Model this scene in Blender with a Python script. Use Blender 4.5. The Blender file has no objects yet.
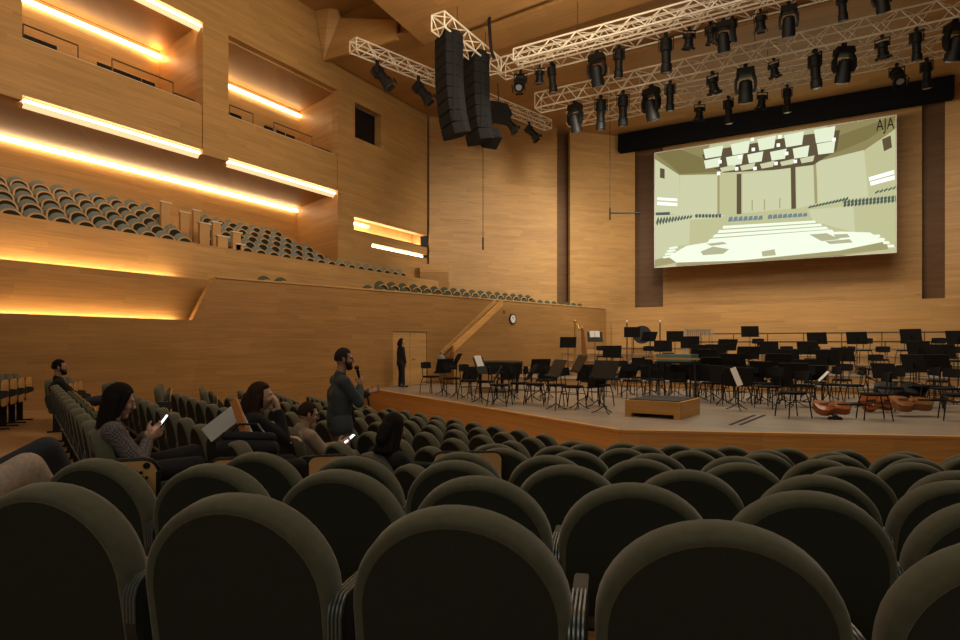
import bpy, bmesh, math, random
from mathutils import Vector, Matrix
random.seed(7)
PI = math.pi
col = bpy.context.scene.collection
F = 612.0; CH = 1.58; YAW = math.radians(30.5)
CS, SN = math.cos(YAW), math.sin(YAW)

# ------------------------------------------------------------------ survey helpers
def c2w(X, Z): return (X*CS - Z*SN, X*SN + Z*CS)
def ray(px):
    x = (px-480)/F
    return (x*CS - SN, x*SN + CS)
def at(px, Z): return c2w((px-480)/F*Z, Z)
def on_x(px, wx):
    r = ray(px); Z = wx/r[0]
    return r[1]*Z, Z
def on_y(px, wy):
    r = ray(px); Z = wy/r[1]
    return r[0]*Z, Z
def zat(py, Z): return CH + (344-py)/F*Z
def project(x, y, z):
    X = x*CS + y*SN; Z = -x*SN + y*CS
    if Z < 0.05: return None
    return (480+F*X/Z, 344-F*(z-CH)/Z, Z)
def heading(phi): return math.radians(30.5-phi)     # phi: degrees right of the view axis

# ------------------------------------------------------------------ materials
def new_mat(name):
    m = bpy.data.materials.new(name); m.use_nodes = True
    nt = m.node_tree
    return m, nt, nt.nodes['Principled BSDF']
def plain(name, c, rough=0.6, metal=0.0, noise=0.0, nscale=40, spec=0.5, sheen=0.0):
    m, nt, b = new_mat(name)
    b.inputs['Base Color'].default_value = (*c, 1)
    b.inputs['Roughness'].default_value = rough
    b.inputs['Metallic'].default_value = metal
    b.inputs['Specular IOR Level'].default_value = spec
    if sheen: b.inputs['Sheen Weight'].default_value = sheen
    if noise:
        tc = nt.nodes.new('ShaderNodeTexCoord'); n = nt.nodes.new('ShaderNodeTexNoise')
        n.inputs['Scale'].default_value = nscale; n.inputs['Detail'].default_value = 4
        nt.links.new(tc.outputs['Object'], n.inputs['Vector'])
        r = nt.nodes.new('ShaderNodeMapRange')
        r.inputs['To Min'].default_value = 1-noise; r.inputs['To Max'].default_value = 1+noise
        nt.links.new(n.outputs['Fac'], r.inputs['Value'])
        mx = nt.nodes.new('ShaderNodeVectorMath'); mx.operation = 'SCALE'
        mx.inputs[0].default_value = c
        nt.links.new(r.outputs['Result'], mx.inputs['Scale'])
        nt.links.new(mx.outputs['Vector'], b.inputs['Base Color'])
        bp = nt.nodes.new('ShaderNodeBump'); bp.inputs['Strength'].default_value = 0.15
        nt.links.new(n.outputs['Fac'], bp.inputs['Height']); nt.links.new(bp.outputs['Normal'], b.inputs['Normal'])
    return m
def emit(name, c, s):
    m, nt, b = new_mat(name)
    b.inputs['Base Color'].default_value = (*c, 1)
    b.inputs['Emission Color'].default_value = (*c, 1)
    b.inputs['Emission Strength'].default_value = s
    return m
def wood(name, c, rough=0.5, band=0.16, length=2.6, floor=False, var=0.16, spec=0.3):
    """oak veneer: horizontal grain, courses of boards with tone shifts"""
    m, nt, b = new_mat(name)
    N, L = nt.nodes, nt.links
    geo = N.new('ShaderNodeNewGeometry'); sp = N.new('ShaderNodeSeparateXYZ')
    L.new(geo.outputs['Position'], sp.inputs[0])
    def mth(op, a, b_=None, c_=None):
        n = N.new('ShaderNodeMath'); n.operation = op
        for i, v in enumerate((a, b_, c_)):
            if v is None: continue
            if isinstance(v, (int, float)): n.inputs[i].default_value = v
            else: L.new(v, n.inputs[i])
        return n.outputs[0]
    if floor:
        across, along = sp.outputs['Y'], sp.outputs['X']
    else:
        across = sp.outputs['Z']; along = mth('ADD', mth('MULTIPLY', sp.outputs['X'], .9), mth('MULTIPLY', sp.outputs['Y'], 1.0))
    row = mth('FLOOR', mth('DIVIDE', across, band))
    wn = N.new('ShaderNodeTexWhiteNoise'); wn.noise_dimensions = '1D'; L.new(row, wn.inputs['W'])
    cell = mth('FLOOR', mth('ADD', mth('DIVIDE', along, length), mth('MULTIPLY', wn.outputs['Value'], 5)))
    cv = N.new('ShaderNodeCombineXYZ'); L.new(row, cv.inputs[0]); L.new(cell, cv.inputs[1])
    w2 = N.new('ShaderNodeTexWhiteNoise'); w2.noise_dimensions = '2D'; L.new(cv.outputs[0], w2.inputs['Vector'])
    gv = N.new('ShaderNodeCombineXYZ')
    L.new(mth('MULTIPLY', along, .8), gv.inputs[0]); L.new(mth('MULTIPLY', across, 22), gv.inputs[1]); L.new(mth('MULTIPLY', w2.outputs['Value'], 9), gv.inputs[2])
    ns = N.new('ShaderNodeTexNoise'); ns.inputs['Scale'].default_value = 1; ns.inputs['Detail'].default_value = 5; L.new(gv.outputs[0], ns.inputs['Vector'])
    big = N.new('ShaderNodeTexNoise'); big.inputs['Scale'].default_value = .35; big.inputs['Detail'].default_value = 2; L.new(geo.outputs['Position'], big.inputs['Vector'])
    f = mth('ADD', mth('MULTIPLY', mth('SUBTRACT', w2.outputs['Value'], .5), var),
            mth('ADD', mth('MULTIPLY', mth('SUBTRACT', ns.outputs['Fac'], .5), .7), mth('MULTIPLY', mth('SUBTRACT', big.outputs['Fac'], .5), .3)))
    k = mth('ADD', f, 1.0)
    mx = N.new('ShaderNodeVectorMath'); mx.operation = 'SCALE'; mx.inputs[0].default_value = c
    L.new(k, mx.inputs['Scale']); L.new(mx.outputs['Vector'], b.inputs['Base Color'])
    b.inputs['Roughness'].default_value = rough; b.inputs['Specular IOR Level'].default_value = spec
    return m

M = {}
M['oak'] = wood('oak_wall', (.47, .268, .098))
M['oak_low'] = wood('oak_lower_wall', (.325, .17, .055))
M['oak_shade'] = wood('oak_gap_shade', (.17, .085, .036))  # darker oak: shade of the wall gaps and recesses put into the colour
M['oak_ceiling'] = wood('oak_ceiling', (.37, .20, .072), floor=True, band=.6, length=4, var=.22)
M['oak_lip'] = wood('oak_stage_lip', (.60, .32, .10), band=.5)
M['stage_floor'] = wood('stage_boards', (.27, .22, .175), floor=True, rough=.38, band=.14, length=2.4, var=.25, spec=.5)
M['floor'] = wood('stall_floor', (.36, .22, .10), floor=True, rough=.45, band=.12, length=1.6)
M['olive'] = plain('olive_velvet', (.080, .081, .049), .9, noise=.3, nscale=26, spec=.15, sheen=.25)
M['panel'] = plain('seat_back_cloth', (.030, .033, .024), .95, noise=.12, nscale=90, spec=.1)
M['green'] = plain('seat_green_cloth', (.075, .085, .058), .9, noise=.2, nscale=25, spec=.1)
M['seatwood'] = plain('beech_shell', (.56, .31, .11), .45, noise=.1, nscale=12)
M['grey_cloth'] = plain('terrace_seat_cloth', (.20, .235, .225), .85, noise=.1, spec=.2)
M['arm'] = plain('armrest_dark', (.020, .021, .019), .6, noise=.05)
M['ribs'] = plain('armrest_ribs', (.14, .155, .15), .35, metal=.6)
M['black'] = plain('black_paint', (.007, .007, .0075), .55, spec=.3)
M['black_matt'] = plain('black_matt', (.010, .010, .011), .9, spec=.15)
M['blackcloth'] = plain('black_drape', (.006, .006, .007), .95, spec=.05)
M['steel'] = plain('dark_steel', (.06, .06, .06), .35, metal=.8)
M['alu'] = plain('truss_aluminium', (.80, .73, .62), .45, metal=.1)
M['rail'] = plain('bronze_rail', (.10, .07, .045), .4, metal=.5)
M['lens'] = plain('lamp_lens', (.25, .27, .30), .08, spec=.9)
M['white'] = plain('paper_white', (.72, .70, .66), .7)
M['pale'] = plain('pale_top', (.78, .66, .52), .5)
M['led'] = emit('warm_led', (1.0, .74, .42), 9.0)
M['led2'] = emit('warm_led_slot', (1.0, .77, .48), 10.0)
M['led3'] = emit('warm_led_cove', (1.0, .80, .45), 55.0)
M['glow_band'] = emit('ledge_glow_paint', (1.0, .72, .40), .75)  # painted glow for the lit ledge below a slot, not a lamp part
M['gold'] = plain('gold_leaf', (.62, .40, .10), .35, metal=.7)
M['varnish'] = plain('violin_varnish', (.30, .085, .022), .22, noise=.2, nscale=6)
M['varnish2'] = plain('brown_varnish', (.22, .09, .028), .2, noise=.2, nscale=6)
M['spruce'] = plain('spruce_top', (.42, .20, .065), .18, noise=.15, nscale=8)
M['teal'] = plain('teal_cover', (.10, .17, .15), .6)
M['silver'] = plain('silver_frame', (.55, .60, .60), .3, metal=.6)
M['mat'] = plain('rubber_mat', (.025, .025, .027), .8)
M['clock'] = plain('clock_face', (.75, .74, .70), .5)
M['skin'] = plain('skin', (.42, .22, .145), .55, noise=.05, nscale=30)
M['skin2'] = plain('skin_light', (.50, .28, .19), .55, noise=.05, nscale=30)
M['hair'] = plain('hair_dark', (.012, .008, .007), .8, noise=.4, nscale=60, spec=.15)
M['hair_brown'] = plain('hair_brown', (.035, .017, .011), .8, noise=.4, nscale=60, spec=.15)
M['hair_grey'] = plain('hair_grey', (.030, .025, .022), .8, noise=.4, nscale=60, spec=.15)
M['eye'] = plain('eye_dark', (.01, .008, .007), .2)
M['lip'] = plain('lips', (.30, .085, .075), .5)
M['slate'] = plain('slate_wool', (.052, .062, .070), .9, noise=.15, nscale=60)
M['jumper'] = plain('black_knit', (.010, .010, .012), .95, noise=.2, nscale=60)
M['khaki'] = plain('khaki_trousers', (.17, .14, .10), .9, noise=.1)
M['beige'] = plain('beige_jacket', (.33, .25, .17), .9, noise=.1, nscale=50)
M['denim'] = plain('dark_denim', (.022, .026, .038), .85, noise=.2, nscale=60)
M['tweed'] = plain('tan_tweed', (.40, .31, .24), .95, noise=.4, nscale=70)
M['leather'] = plain('black_leather', (.012, .011, .011), .35)
M['orange'] = plain('orange_folder', (.62, .23, .06), .6)
M['greybag'] = plain('grey_canvas', (.23, .22, .19), .8, noise=.1)
def check_mat():
    m, nt, b = new_mat('houndstooth')
    tc = nt.nodes.new('ShaderNodeTexCoord'); ck = nt.nodes.new('ShaderNodeTexChecker')
    ck.inputs['Scale'].default_value = 75
    ck.inputs['Color1'].default_value = (.185, .155, .15, 1); ck.inputs['Color2'].default_value = (.055, .048, .050, 1)
    nt.links.new(tc.outputs['Object'], ck.inputs['Vector']); nt.links.new(ck.outputs['Color'], b.inputs['Base Color'])
    b.inputs['Roughness'].default_value = .9
    return m
M['check'] = check_mat()
M['phone'] = emit('phone_screen', (.80, .90, 1.0), 1.6)

# ------------------------------------------------------------------ mesh builder
def frame(d, up=Vector((0, 0, 1))):
    d = Vector(d).normalized()
    if abs(d.dot(up)) > .98: up = Vector((0, 1, 0))
    x = d.cross(up).normalized(); y = x.cross(d).normalized()
    return x, y, d
class MB:
    def __init__(s): s.bm = bmesh.new(); s.mi = 0
    def face(s, vs):
        try:
            f = s.bm.faces.new(vs); f.material_index = s.mi; return f
        except ValueError: return None
    def box(s, c, size, rot=None, taper=1.0):
        c = Vector(c); h = [v/2 for v in size]; vs = []
        for dz in (-1, 1):
            k = taper if dz > 0 else 1
            for dx, dy in ((-1, -1), (1, -1), (1, 1), (-1, 1)):
                p = Vector((dx*h[0]*k, dy*h[1]*k, dz*h[2]))
                if rot is not None: p = rot @ p
                vs.append(s.bm.verts.new(c+p))
        for q in ((3, 2, 1, 0), (4, 5, 6, 7), (0, 1, 5, 4), (1, 2, 6, 5), (2, 3, 7, 6), (3, 0, 4, 7)):
            s.face([vs[i] for i in q])
        return s
    def loft(s, rings, cap0=True, cap1=True, closed=True):
        R = [[s.bm.verts.new(p) for p in r] for r in rings]
        n = len(R[0])
        for a, b in zip(R, R[1:]):
            for i in range(n if closed else n-1):
                j = (i+1) % n
                s.face([a[i], a[j], b[j], b[i]])
        if cap0: s.face(list(reversed(R[0])))
        if cap1: s.face(R[-1])
        return s
    def tube(s, pts, r, n=8):
        pts = [Vector(p) for p in pts]
        rr = r if isinstance(r, (list, tuple)) else [r]*len(pts)
        rings = []
        x0 = None
        for i, p in enumerate(pts):
            d = (pts[min(i+1, len(pts)-1)] - pts[max(i-1, 0)])
            x, y, _ = frame(d)
            if x0 is not None and x.dot(x0) < 0: x, y = -x, -y
            x0 = x
            rings.append([p + (x*math.cos(2*PI*k/n) + y*math.sin(2*PI*k/n))*rr[i] for k in range(n)])
        return s.loft(rings)
    def capsule(s, p0, r0, p1, r1, n=12, squash=1.0, up=(0, 0, 1)):
        p0, p1 = Vector(p0), Vector(p1)
        x, y, d = frame(p1-p0, Vector(up)); rings = []
        for k in range(1, 5):
            a = PI/2*k/4
            rings.append((p0 - d*r0*math.cos(a), r0*math.sin(a)))
        for k in range(0, 4):
            a = PI/2*k/4
            rings.append((p1 + d*r1*math.sin(a), r1*math.cos(a)))
        return s.loft([[c + x*math.cos(2*PI*k/n)*r + y*math.sin(2*PI*k/n)*r*squash for k in range(n)] for c, r in rings])
    def ell(s, c, rad, n=16, m=10, rot=None, fn=None):
        c = Vector(c); rings = []
        for i in range(1, m):
            t = PI*i/m; ring = []
            for k in range(n):
                u = Vector((math.sin(t)*math.cos(2*PI*k/n), math.sin(t)*math.sin(2*PI*k/n), -math.cos(t)))
                if fn: u = fn(u)
                p = Vector((u.x*rad[0], u.y*rad[1], u.z*rad[2]))
                if rot is not None: p = rot @ p
                ring.append(c+p)
            rings.append(ring)
        return s.loft(rings)
    def lathe(s, prof, n=16, mat=None):
        rings = []
        for r, z in prof:
            ring = [Vector((r*math.cos(2*PI*k/n), r*math.sin(2*PI*k/n), z)) for k in range(n)]
            if mat is not None: ring = [mat @ p for p in ring]
            rings.append(ring)
        return s.loft(rings)
    def prism(s, pts, off):
        off = Vector(off); a = [Vector(p) for p in pts]
        return s.loft([a, [p+off for p in a]])
    def xform(s, m): s.bm.transform(m); return s
    def build(s, name, mats, parent=None, smooth=False, loc=None, rotz=0, angle=38):
        bmesh.ops.remove_doubles(s.bm, verts=s.bm.verts, dist=1e-5)
        bmesh.ops.recalc_face_normals(s.bm, faces=s.bm.faces)
        if smooth:
            for f in s.bm.faces: f.smooth = True
            for e in s.bm.edges:
                if len(e.link_faces) == 2 and e.calc_face_angle(0) > math.radians(angle): e.smooth = False
        me = bpy.data.meshes.new(name); s.bm.to_mesh(me); s.bm.free()
        if not isinstance(mats, (list, tuple)): mats = [mats]
        for m in mats: me.materials.append(m if not isinstance(m, str) else M[m])
        o = bpy.data.objects.new(name, me); col.objects.link(o)
        if parent is not None: o.parent = parent
        if loc is not None: o.location = loc
        if rotz: o.rotation_euler = (0, 0, rotz)
        return o
def tag(o, label, cat, group=None):
    o['label'] = label; o['category'] = cat
    if group: o['group'] = group
    return o
def thing(name, label, cat, loc=(0, 0, 0), rotz=0, group=None):
    o = bpy.data.objects.new(name, None); col.objects.link(o); o.empty_display_size = .1
    o.location = loc; o.rotation_euler = (0, 0, rotz)
    return tag(o, label, cat, group)
def struct(name, mb, m, **k):
    o = mb.build(name, m, **k); o['kind'] = 'structure'; return o
KIDS = {}
def kids(o):
    return [c for c in bpy.data.objects if c.parent == o]
def make_proto(root):
    """record the tree so that copies need no scan"""
    def rec(o): return (o, [rec(c) for c in kids(o)])
    return rec(root)
def dup(tree, loc, rotz, label=None, group=None, scale=None, cat=None):
    def rec(node, parent):
        o, ch = node
        c = o.copy(); col.objects.link(c); c.parent = parent
        for k in ch: rec(k, c)
        return c
    r = rec(tree, None)
    r.location = loc; r.rotation_euler = (0, 0, rotz)
    if scale: r.scale = (scale,)*3
    if label: r['label'] = label
    if group: r['group'] = group
    if cat: r['category'] = cat
    return r
class Proto:
    """first placement moves the original itself, later ones are copies"""
    def __init__(s, root): s.tree = make_proto(root); s.used = False
    def place(s, loc, rotz, label, group, scale=None):
        if not s.used:
            s.used = True; r = s.tree[0]
            r.location = loc; r.rotation_euler = (0, 0, rotz)
            if scale: r.scale = (scale,)*3
            r['label'] = label; r['group'] = group
            return r
        return dup(s.tree, loc, rotz, label, group, scale)
ONES = ['', 'first', 'second', 'third', 'fourth', 'fifth', 'sixth', 'seventh', 'eighth', 'ninth', 'tenth', 'eleventh', 'twelfth', 'thirteenth',
        'fourteenth', 'fifteenth', 'sixteenth', 'seventeenth', 'eighteenth', 'nineteenth', 'twentieth']
TENS = {2: 'twenty', 3: 'thirty', 4: 'forty', 5: 'fifty', 6: 'sixty'}
TENTH = {2: 'twentieth', 3: 'thirtieth', 4: 'fortieth', 5: 'fiftieth', 6: 'sixtieth'}
def nth(i):
    if i <= 20: return ONES[i]
    return TENTH[i//10] if i % 10 == 0 else TENS[i//10]+'-'+ONES[i % 10]
# ================================================================== THE SETTING
SL = .127
def tops_right(t): return CH - (.216 + SL*t)      # height of the seat-back tops, right block
def tops_left(p): return CH - (.548 + SL*p)       # left block
SEAT_H = .925
# axes in camera plan (X, Z): right block faces n_r, rows run along e_r; left block faces n_l, rows run along e_l
a12 = math.radians(12); n_r = (math.sin(a12), math.cos(a12)); e_r = (math.cos(a12), -math.sin(a12))
a52 = math.radians(52.8); n_l = (math.sin(a52), math.cos(a52)); e_l = (-math.cos(a52), math.sin(a52))
def floor_z(X, Z):
    return max(tops_right(n_r[0]*X+n_r[1]*Z), tops_left(n_l[0]*X+n_l[1]*Z)) - SEAT_H
def valley(Z): return .6345*Z - 4.444
V0 = (valley(-3.0), -3.0); V1 = (valley(15), 15.0)
vd = Vector((V1[0]-V0[0], V1[1]-V0[1])).normalized()
def quad_floor(side):
    w = 20 if side < 0 else 18
    off = Vector((vd.y, -vd.x))*w*side
    pts = [Vector(V0), Vector(V1), Vector(V1)+off, Vector(V0)+off]
    mb = MB(); ring = []
    for p in pts:
        z = (tops_left(n_l[0]*p.x+n_l[1]*p.y) if side < 0 else tops_right(n_r[0]*p.x+n_r[1]*p.y)) - SEAT_H
        x, y = c2w(p.x, p.y); ring.append(Vector((x, y, z)))
    mb.prism(ring, (0, 0, -.25))
    return struct('floor', mb, 'floor')
quad_floor(-1); quad_floor(1)

# W1: the wall that carries the side gallery and the stage door
W1d = Vector((math.sin(math.radians(12.2)), math.cos(math.radians(12.2)), 0)); W1p = Vector((-15.8, 11.27, 0)); W1n = Vector((W1d.y, -W1d.x, 0))
def on_w1(px, off=0.0):
    r = ray(px); P = W1p + W1n*off
    # P + s d = r Z
    det = W1d.x*(-r[1]) + W1d.y*r[0]
    s = (P.x*r[1] - P.y*r[0]) / (W1d.y*r[0] - W1d.x*r[1])
    q = P + W1d*s
    return q, (-q.x*SN + q.y*CS)
def w1s(s, off=0.0, z=0.0): return W1p + W1d*s + W1n*off + Vector((0, 0, z))
TOP1 = CH+1.93
def vpoly(name, pts, thick, m, nrm):
    """a vertical slab: pts on its visible face, thickness away from nrm"""
    mb = MB(); mb.prism(pts, Vector(nrm)*-thick); return struct(name, mb, m)
# stage platform ----------------------------------------------------
Vx, Vy = c2w(2.57, 11.24)
rd = Vector((.924, .383))
R0 = (Vx+rd.x*13, Vy+rd.y*13)
Lc, _ = on_w1(368)
BACK_Y = 33.0
sB = (BACK_Y - W1p.y)/W1d.y
Lb = w1s(sB)
lip = [(Lc.x, Lc.y), (Vx, Vy), R0, (R0[0], BACK_Y), (Lb.x, BACK_Y)]
mb = MB(); mb.prism([Vector((x, y, 0)) for x, y in lip], (0, 0, -.04)); struct('stage', mb, 'stage_floor')
def inset_front(o, z0, z1, m, name):
    a = Vector((Lc.x, Lc.y, 0)); b = Vector((Vx, Vy, 0)); c = Vector((R0[0], R0[1], 0))
    n1 = Vector(((b-a).y, -(b-a).x, 0)).normalized(); n2 = Vector(((c-b).y, -(c-b).x, 0)).normalized(); nb = (n1+n2).normalized()
    mb = MB()
    for p, q, np_, nq in ((a, b, n1, nb), (b, c, nb, n2)):
        g = (q-p).normalized()*.004
        mb.prism([p+np_*o+g+Vector((0, 0, z0)), q+nq*o-g+Vector((0, 0, z0)), q+nq*o-g+Vector((0, 0, z1)), p+np_*o+g+Vector((0, 0, z1))], -(np_+nq)*.06)
    return struct(name, mb, m)
inset_front(0, -1.6, -.04, 'oak_lip', 'stage_front')
inset_front(.025, -.045, .004, 'oak_lip', 'stage_edge')
# stage risers -------------------------------------------------------
RIS = [(22.0, .25), (24.2, .5), (26.4, .8), (28.6, 1.1), (30.8, 1.4)]
def stage_z(x, y):
    z = 0
    for yy, zz in RIS:
        if y >= yy: z = zz
    return z
for i, (yy, zz) in enumerate(RIS):
    s0 = (yy-W1p.y)/W1d.y; l = w1s(s0, .02); lb = w1s(sB, .02)
    z0 = 0 if i == 0 else RIS[i-1][1]
    mb = MB(); mb.prism([Vector((l.x, yy, z0)), Vector((8.5, yy, z0)), Vector((8.5, BACK_Y-.02, z0)), Vector((lb.x, BACK_Y-.02, z0))], (0, 0, zz-z0-.03)); struct('stage_riser', mb, 'oak')
    mb = MB(); mb.prism([Vector((l.x, yy-.03, zz-.03)), Vector((8.5, yy-.03, zz-.03)), Vector((8.5, BACK_Y-.02, zz-.03)), Vector((lb.x, BACK_Y-.02, zz-.03))], (0, 0, .03)); struct('stage_riser_tread', mb, 'stage_floor')
# parapet behind the stage
mb = MB(); mb.prism([Vector((-13.0, BACK_Y, 0)), Vector((9, BACK_Y, 0)), Vector((9, BACK_Y, CH+1.98)), Vector((-13.0, BACK_Y, CH+1.98))], (0, .3, 0)); struct('wall_back_parapet', mb, 'oak')
mb = MB(); mb.prism([Vector((-10.9, BACK_Y-.12, 1.4)), Vector((9, BACK_Y-.12, 1.4)), Vector((9, BACK_Y-.12, CH+1.15)), Vector((-10.9, BACK_Y-.12, CH+1.15))], (0, .118, 0)); struct('trim_1', mb, 'oak')
# choir floor behind the parapet
mb = MB(); mb.box((-1, 35.3, CH+1.0), (22, 4.0, .1)); struct('floor', mb, 'floor')
# W1 wall ------------------------------------------------------------
DZ = 2.05                                             # door height
d0, _ = on_w1(393); d1, _ = on_w1(427)
sD0 = (d0-W1p).dot(W1d); sD1 = (d1-W1p).dot(W1d)
sEnd = (on_w1(604)[0]-W1p).dot(W1d)
aT, zA = on_w1(213); aB, zB = on_w1(192)
zTopL = TOP1; zBotL = zat(320, zB)
sT = (aT-W1p).dot(W1d); sBt = (aB-W1p).dot(W1d)
st0 = (on_w1(446)[0]-W1p).dot(W1d)
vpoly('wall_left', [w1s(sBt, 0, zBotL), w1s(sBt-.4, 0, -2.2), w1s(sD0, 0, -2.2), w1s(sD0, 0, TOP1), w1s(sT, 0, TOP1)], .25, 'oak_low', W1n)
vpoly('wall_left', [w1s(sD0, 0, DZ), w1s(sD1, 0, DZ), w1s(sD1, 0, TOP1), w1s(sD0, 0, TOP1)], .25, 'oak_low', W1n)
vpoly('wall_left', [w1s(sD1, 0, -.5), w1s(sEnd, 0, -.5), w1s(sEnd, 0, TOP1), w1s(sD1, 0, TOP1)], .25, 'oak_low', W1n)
vpoly('wall_left', [w1s(sEnd, 0, -.0), w1s(sEnd+.25, -2.0, 0), w1s(sEnd+.25, -2.0, TOP1), w1s(sEnd, 0, TOP1)], .2, 'oak_low', -W1d)
vpoly('trim_2', [w1s(sT+.1, .03, TOP1+.001), w1s(sEnd, .03, TOP1+.001), w1s(sEnd, .03, TOP1+.05), w1s(sT+.1, .03, TOP1+.05)], .32, 'oak', W1n)
# stage door
mb = MB()
for s0, s1 in ((sD0+.01, (sD0+sD1)/2-.01), ((sD0+sD1)/2+.01, sD1-.01)):
    mb.prism([w1s(s0, -.03, .01), w1s(s1, -.03, .01), w1s(s1, -.03, DZ-.01), w1s(s0, -.03, DZ-.01)], -W1n*.06)
d = struct('door_1', mb, 'oak')
mb = MB(); hx = (sD0+sD1)/2+.12; mb.tube([w1s(hx, -.03, 1.0), w1s(hx, .03, 1.0), w1s(hx+.12, .03, 1.0)], .012); mb.build('door_handle', 'steel', d)
# side gallery floor behind W1
mb = MB(); mb.prism([w1s(sT+.3, -.26, CH+1.0), w1s(sEnd, -.26, CH+1.0), w1s(sEnd+2, -3.0, CH+1.0), Vector((-18.0, 26.0, CH+1.0)), Vector((-17.35, 12, CH+1.0))], (0, 0, -.1)); struct('floor', mb, 'floor')
# L0: low wall of the stalls
def on_plane_x(px, py, wx):
    y, Z = on_x(px, wx); return Vector((wx, y, zat(py, Z)))
T0 = CH+.675
yR = on_x(207, -15.8)[0]; q = on_plane_x(192, 392, -15.8)
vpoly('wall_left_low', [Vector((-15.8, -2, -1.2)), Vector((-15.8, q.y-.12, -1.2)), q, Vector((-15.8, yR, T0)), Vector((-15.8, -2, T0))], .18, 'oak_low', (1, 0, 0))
# L1: set-back panel lit from below
T1 = CH+1.94
y1 = on_x(216, -16.5)[0]
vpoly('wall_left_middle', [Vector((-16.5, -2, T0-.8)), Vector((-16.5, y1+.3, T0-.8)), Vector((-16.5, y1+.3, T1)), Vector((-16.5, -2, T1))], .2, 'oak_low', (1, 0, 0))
# L2: fascia of the terrace
T2 = CH+3.12
vpoly('wall_left_terrace', [Vector((-17.2, -3, T1-.9)), Vector((-17.2, 26.2, T1-.9)), Vector((-17.2, 26.2, T2)), Vector((-17.2, -3, T2))], .15, 'oak', (1, 0, 0))
# ledges between the layers
for x0, x1, z, ye in ((-15.98, -16.5, T0-.30, yR-.2), (-16.7, -17.2, T1-.30, y1)):
    mb = MB(); mb.box(((x0+x1)/2, ye/2-1, z), (abs(x0-x1), ye+2, .05)); struct('trim_3', mb, 'oak_low')
# terrace steps
TR = [(-17.75-.95*j, CH+2.6+.41*j) for j in range(5)]
for j, (x, z) in enumerate(TR):
    x0, x1 = x+.40, x-.55
    yend = 24.0 if j == 0 else 19.5
    mb = MB(); mb.box(((x0+x1)/2, (yend-3)/2, z-.3), (x0-x1, yend+3, .6)); struct('terrace_step', mb, 'floor')
# recess back wall and its end
XB = -22.3; ZS = CH+6.45
vpoly('wall_left_recess', [Vector((XB, -3, CH+3)), Vector((XB, 20.75, CH+3)), Vector((XB, 20.75, ZS)), Vector((XB, -3, ZS))], .2, 'oak', (1, 0, 0))
mb = MB(); mb.prism([Vector((-18.5, 19.45, CH+2.4)), Vector((XB, 20.7, CH+2.4)), Vector((XB, 20.7, ZS)), Vector((-18.5, 19.45, ZS))], (0, .25, 0)); struct('wall_left_return', mb, 'oak')
mb = MB(); mb.box((-20.62, 8.9, ZS+.1), (3.6, 23.8, .2)); struct('ceiling_recess', mb, 'oak')
# main left wall above, with two boxes let into it
XM = -18.5; TH = .35
ya0, ya1 = on_x(22, XM)[0], on_x(203, XM)[0]
yb0, yb1 = on_x(228.5, XM)[0], on_x(338, XM)[0]
yM = on_x(427, XM)[0]
ZB, ZO, ZT = CH+6.4, CH+8.05, CH+10.66; ZTOP = CH+14.5
def mpan(y0, y1, z0, z1, x=XM, th=TH, name='wall_left_main', m='oak'):
    return vpoly(name, [Vector((x, y0, z0)), Vector((x, y1, z0)), Vector((x, y1, z1)), Vector((x, y0, z1))], th, m, (1, 0, 0))
mpan(-3, ya0, ZB, ZTOP); mpan(ya1, yb0, ZB, ZTOP)
for y0, y1 in ((ya0, ya1), (yb0, yb1)):
    mpan(y0, y1, ZB+.16, ZO, x=XM-.06, th=.14, name='wall_left_box'); mpan(y0, y1, ZT+.18, ZTOP)
# right of the boxes: window, slots
yw0, yw1 = on_x(355, XM)[0], on_x(381, XM)[0]
zw0, zw1 = CH+9.15, CH+10.7
ys0, ys1 = on_x(354, XM)[0], on_x(381, XM)[0]
mpan(yb1, yw0, ZB, ZTOP); mpan(yw0, yw1, zw1, ZTOP); mpan(yw1, yM, ZB-.0, ZTOP); mpan(yw0, yw1, ZB, zw0)
yr = 19.706
mpan(yr, ys0, CH+1.9, ZB)
mpan(ys0, yM, CH+5.62, ZB); mpan(ys0, yM, CH+1.9, CH+4.45)
ys2 = on_x(372, XM)[0]
mpan(ys0, ys2, CH+4.45, CH+5.05); mpan(ys2, yM, CH+4.62, CH+5.05)
mpan(ys0-.1, yM+.3, CH+4.2, CH+6.2, x=XM-.9, th=.1, name='wall_left_slot')
mb = MB(); mb.box((XM-.64, yM-.03, CH+5.2), (.5, .06, 1.9)); struct('trim_8', mb, 'oak')
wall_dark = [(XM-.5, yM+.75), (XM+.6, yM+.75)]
mb = MB(); mb.box((XM-.45, (ys0+yM)/2, CH+5.03), (.9, yM-ys0, .04)); struct('trim_4', mb, 'oak')
mb = MB(); mb.box((XM-.63, ys0-.05, CH+5.3), (.54, .1, 1.9)); struct('trim_5', mb, 'oak')
# window niche and pane
mb = MB()
mb.box((XM-.5, yw0-.03, (zw0+zw1)/2), (.7, .06, zw1-zw0)); mb.box((XM-.5, yw1+.33, (zw0+zw1)/2), (.7, .06, zw1-zw0)); mb.box((XM-.5, (yw0+yw1)/2, zw0-.03), (.7, yw1-yw0, .06))
w = struct('window_1', mb, 'oak')
mb = MB(); mb.box((XM-.42, (yw0+yw1)/2, (zw0+zw1)/2), (.03, yw1-yw0, zw1-zw0)); mb.build('pane', plain('dark_pane', (.006, .006, .007), .15, spec=.4), w)
mb = MB()
for yy in (yw0+.2, yw0+.5, yw0+.75): mb.lathe([(.06, 0), (.09, .14), (.05, .16)], 10, Matrix.Translation((XM-.3, yy, zw0+.02)))
mb.build('lamp', 'black', w)
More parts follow.
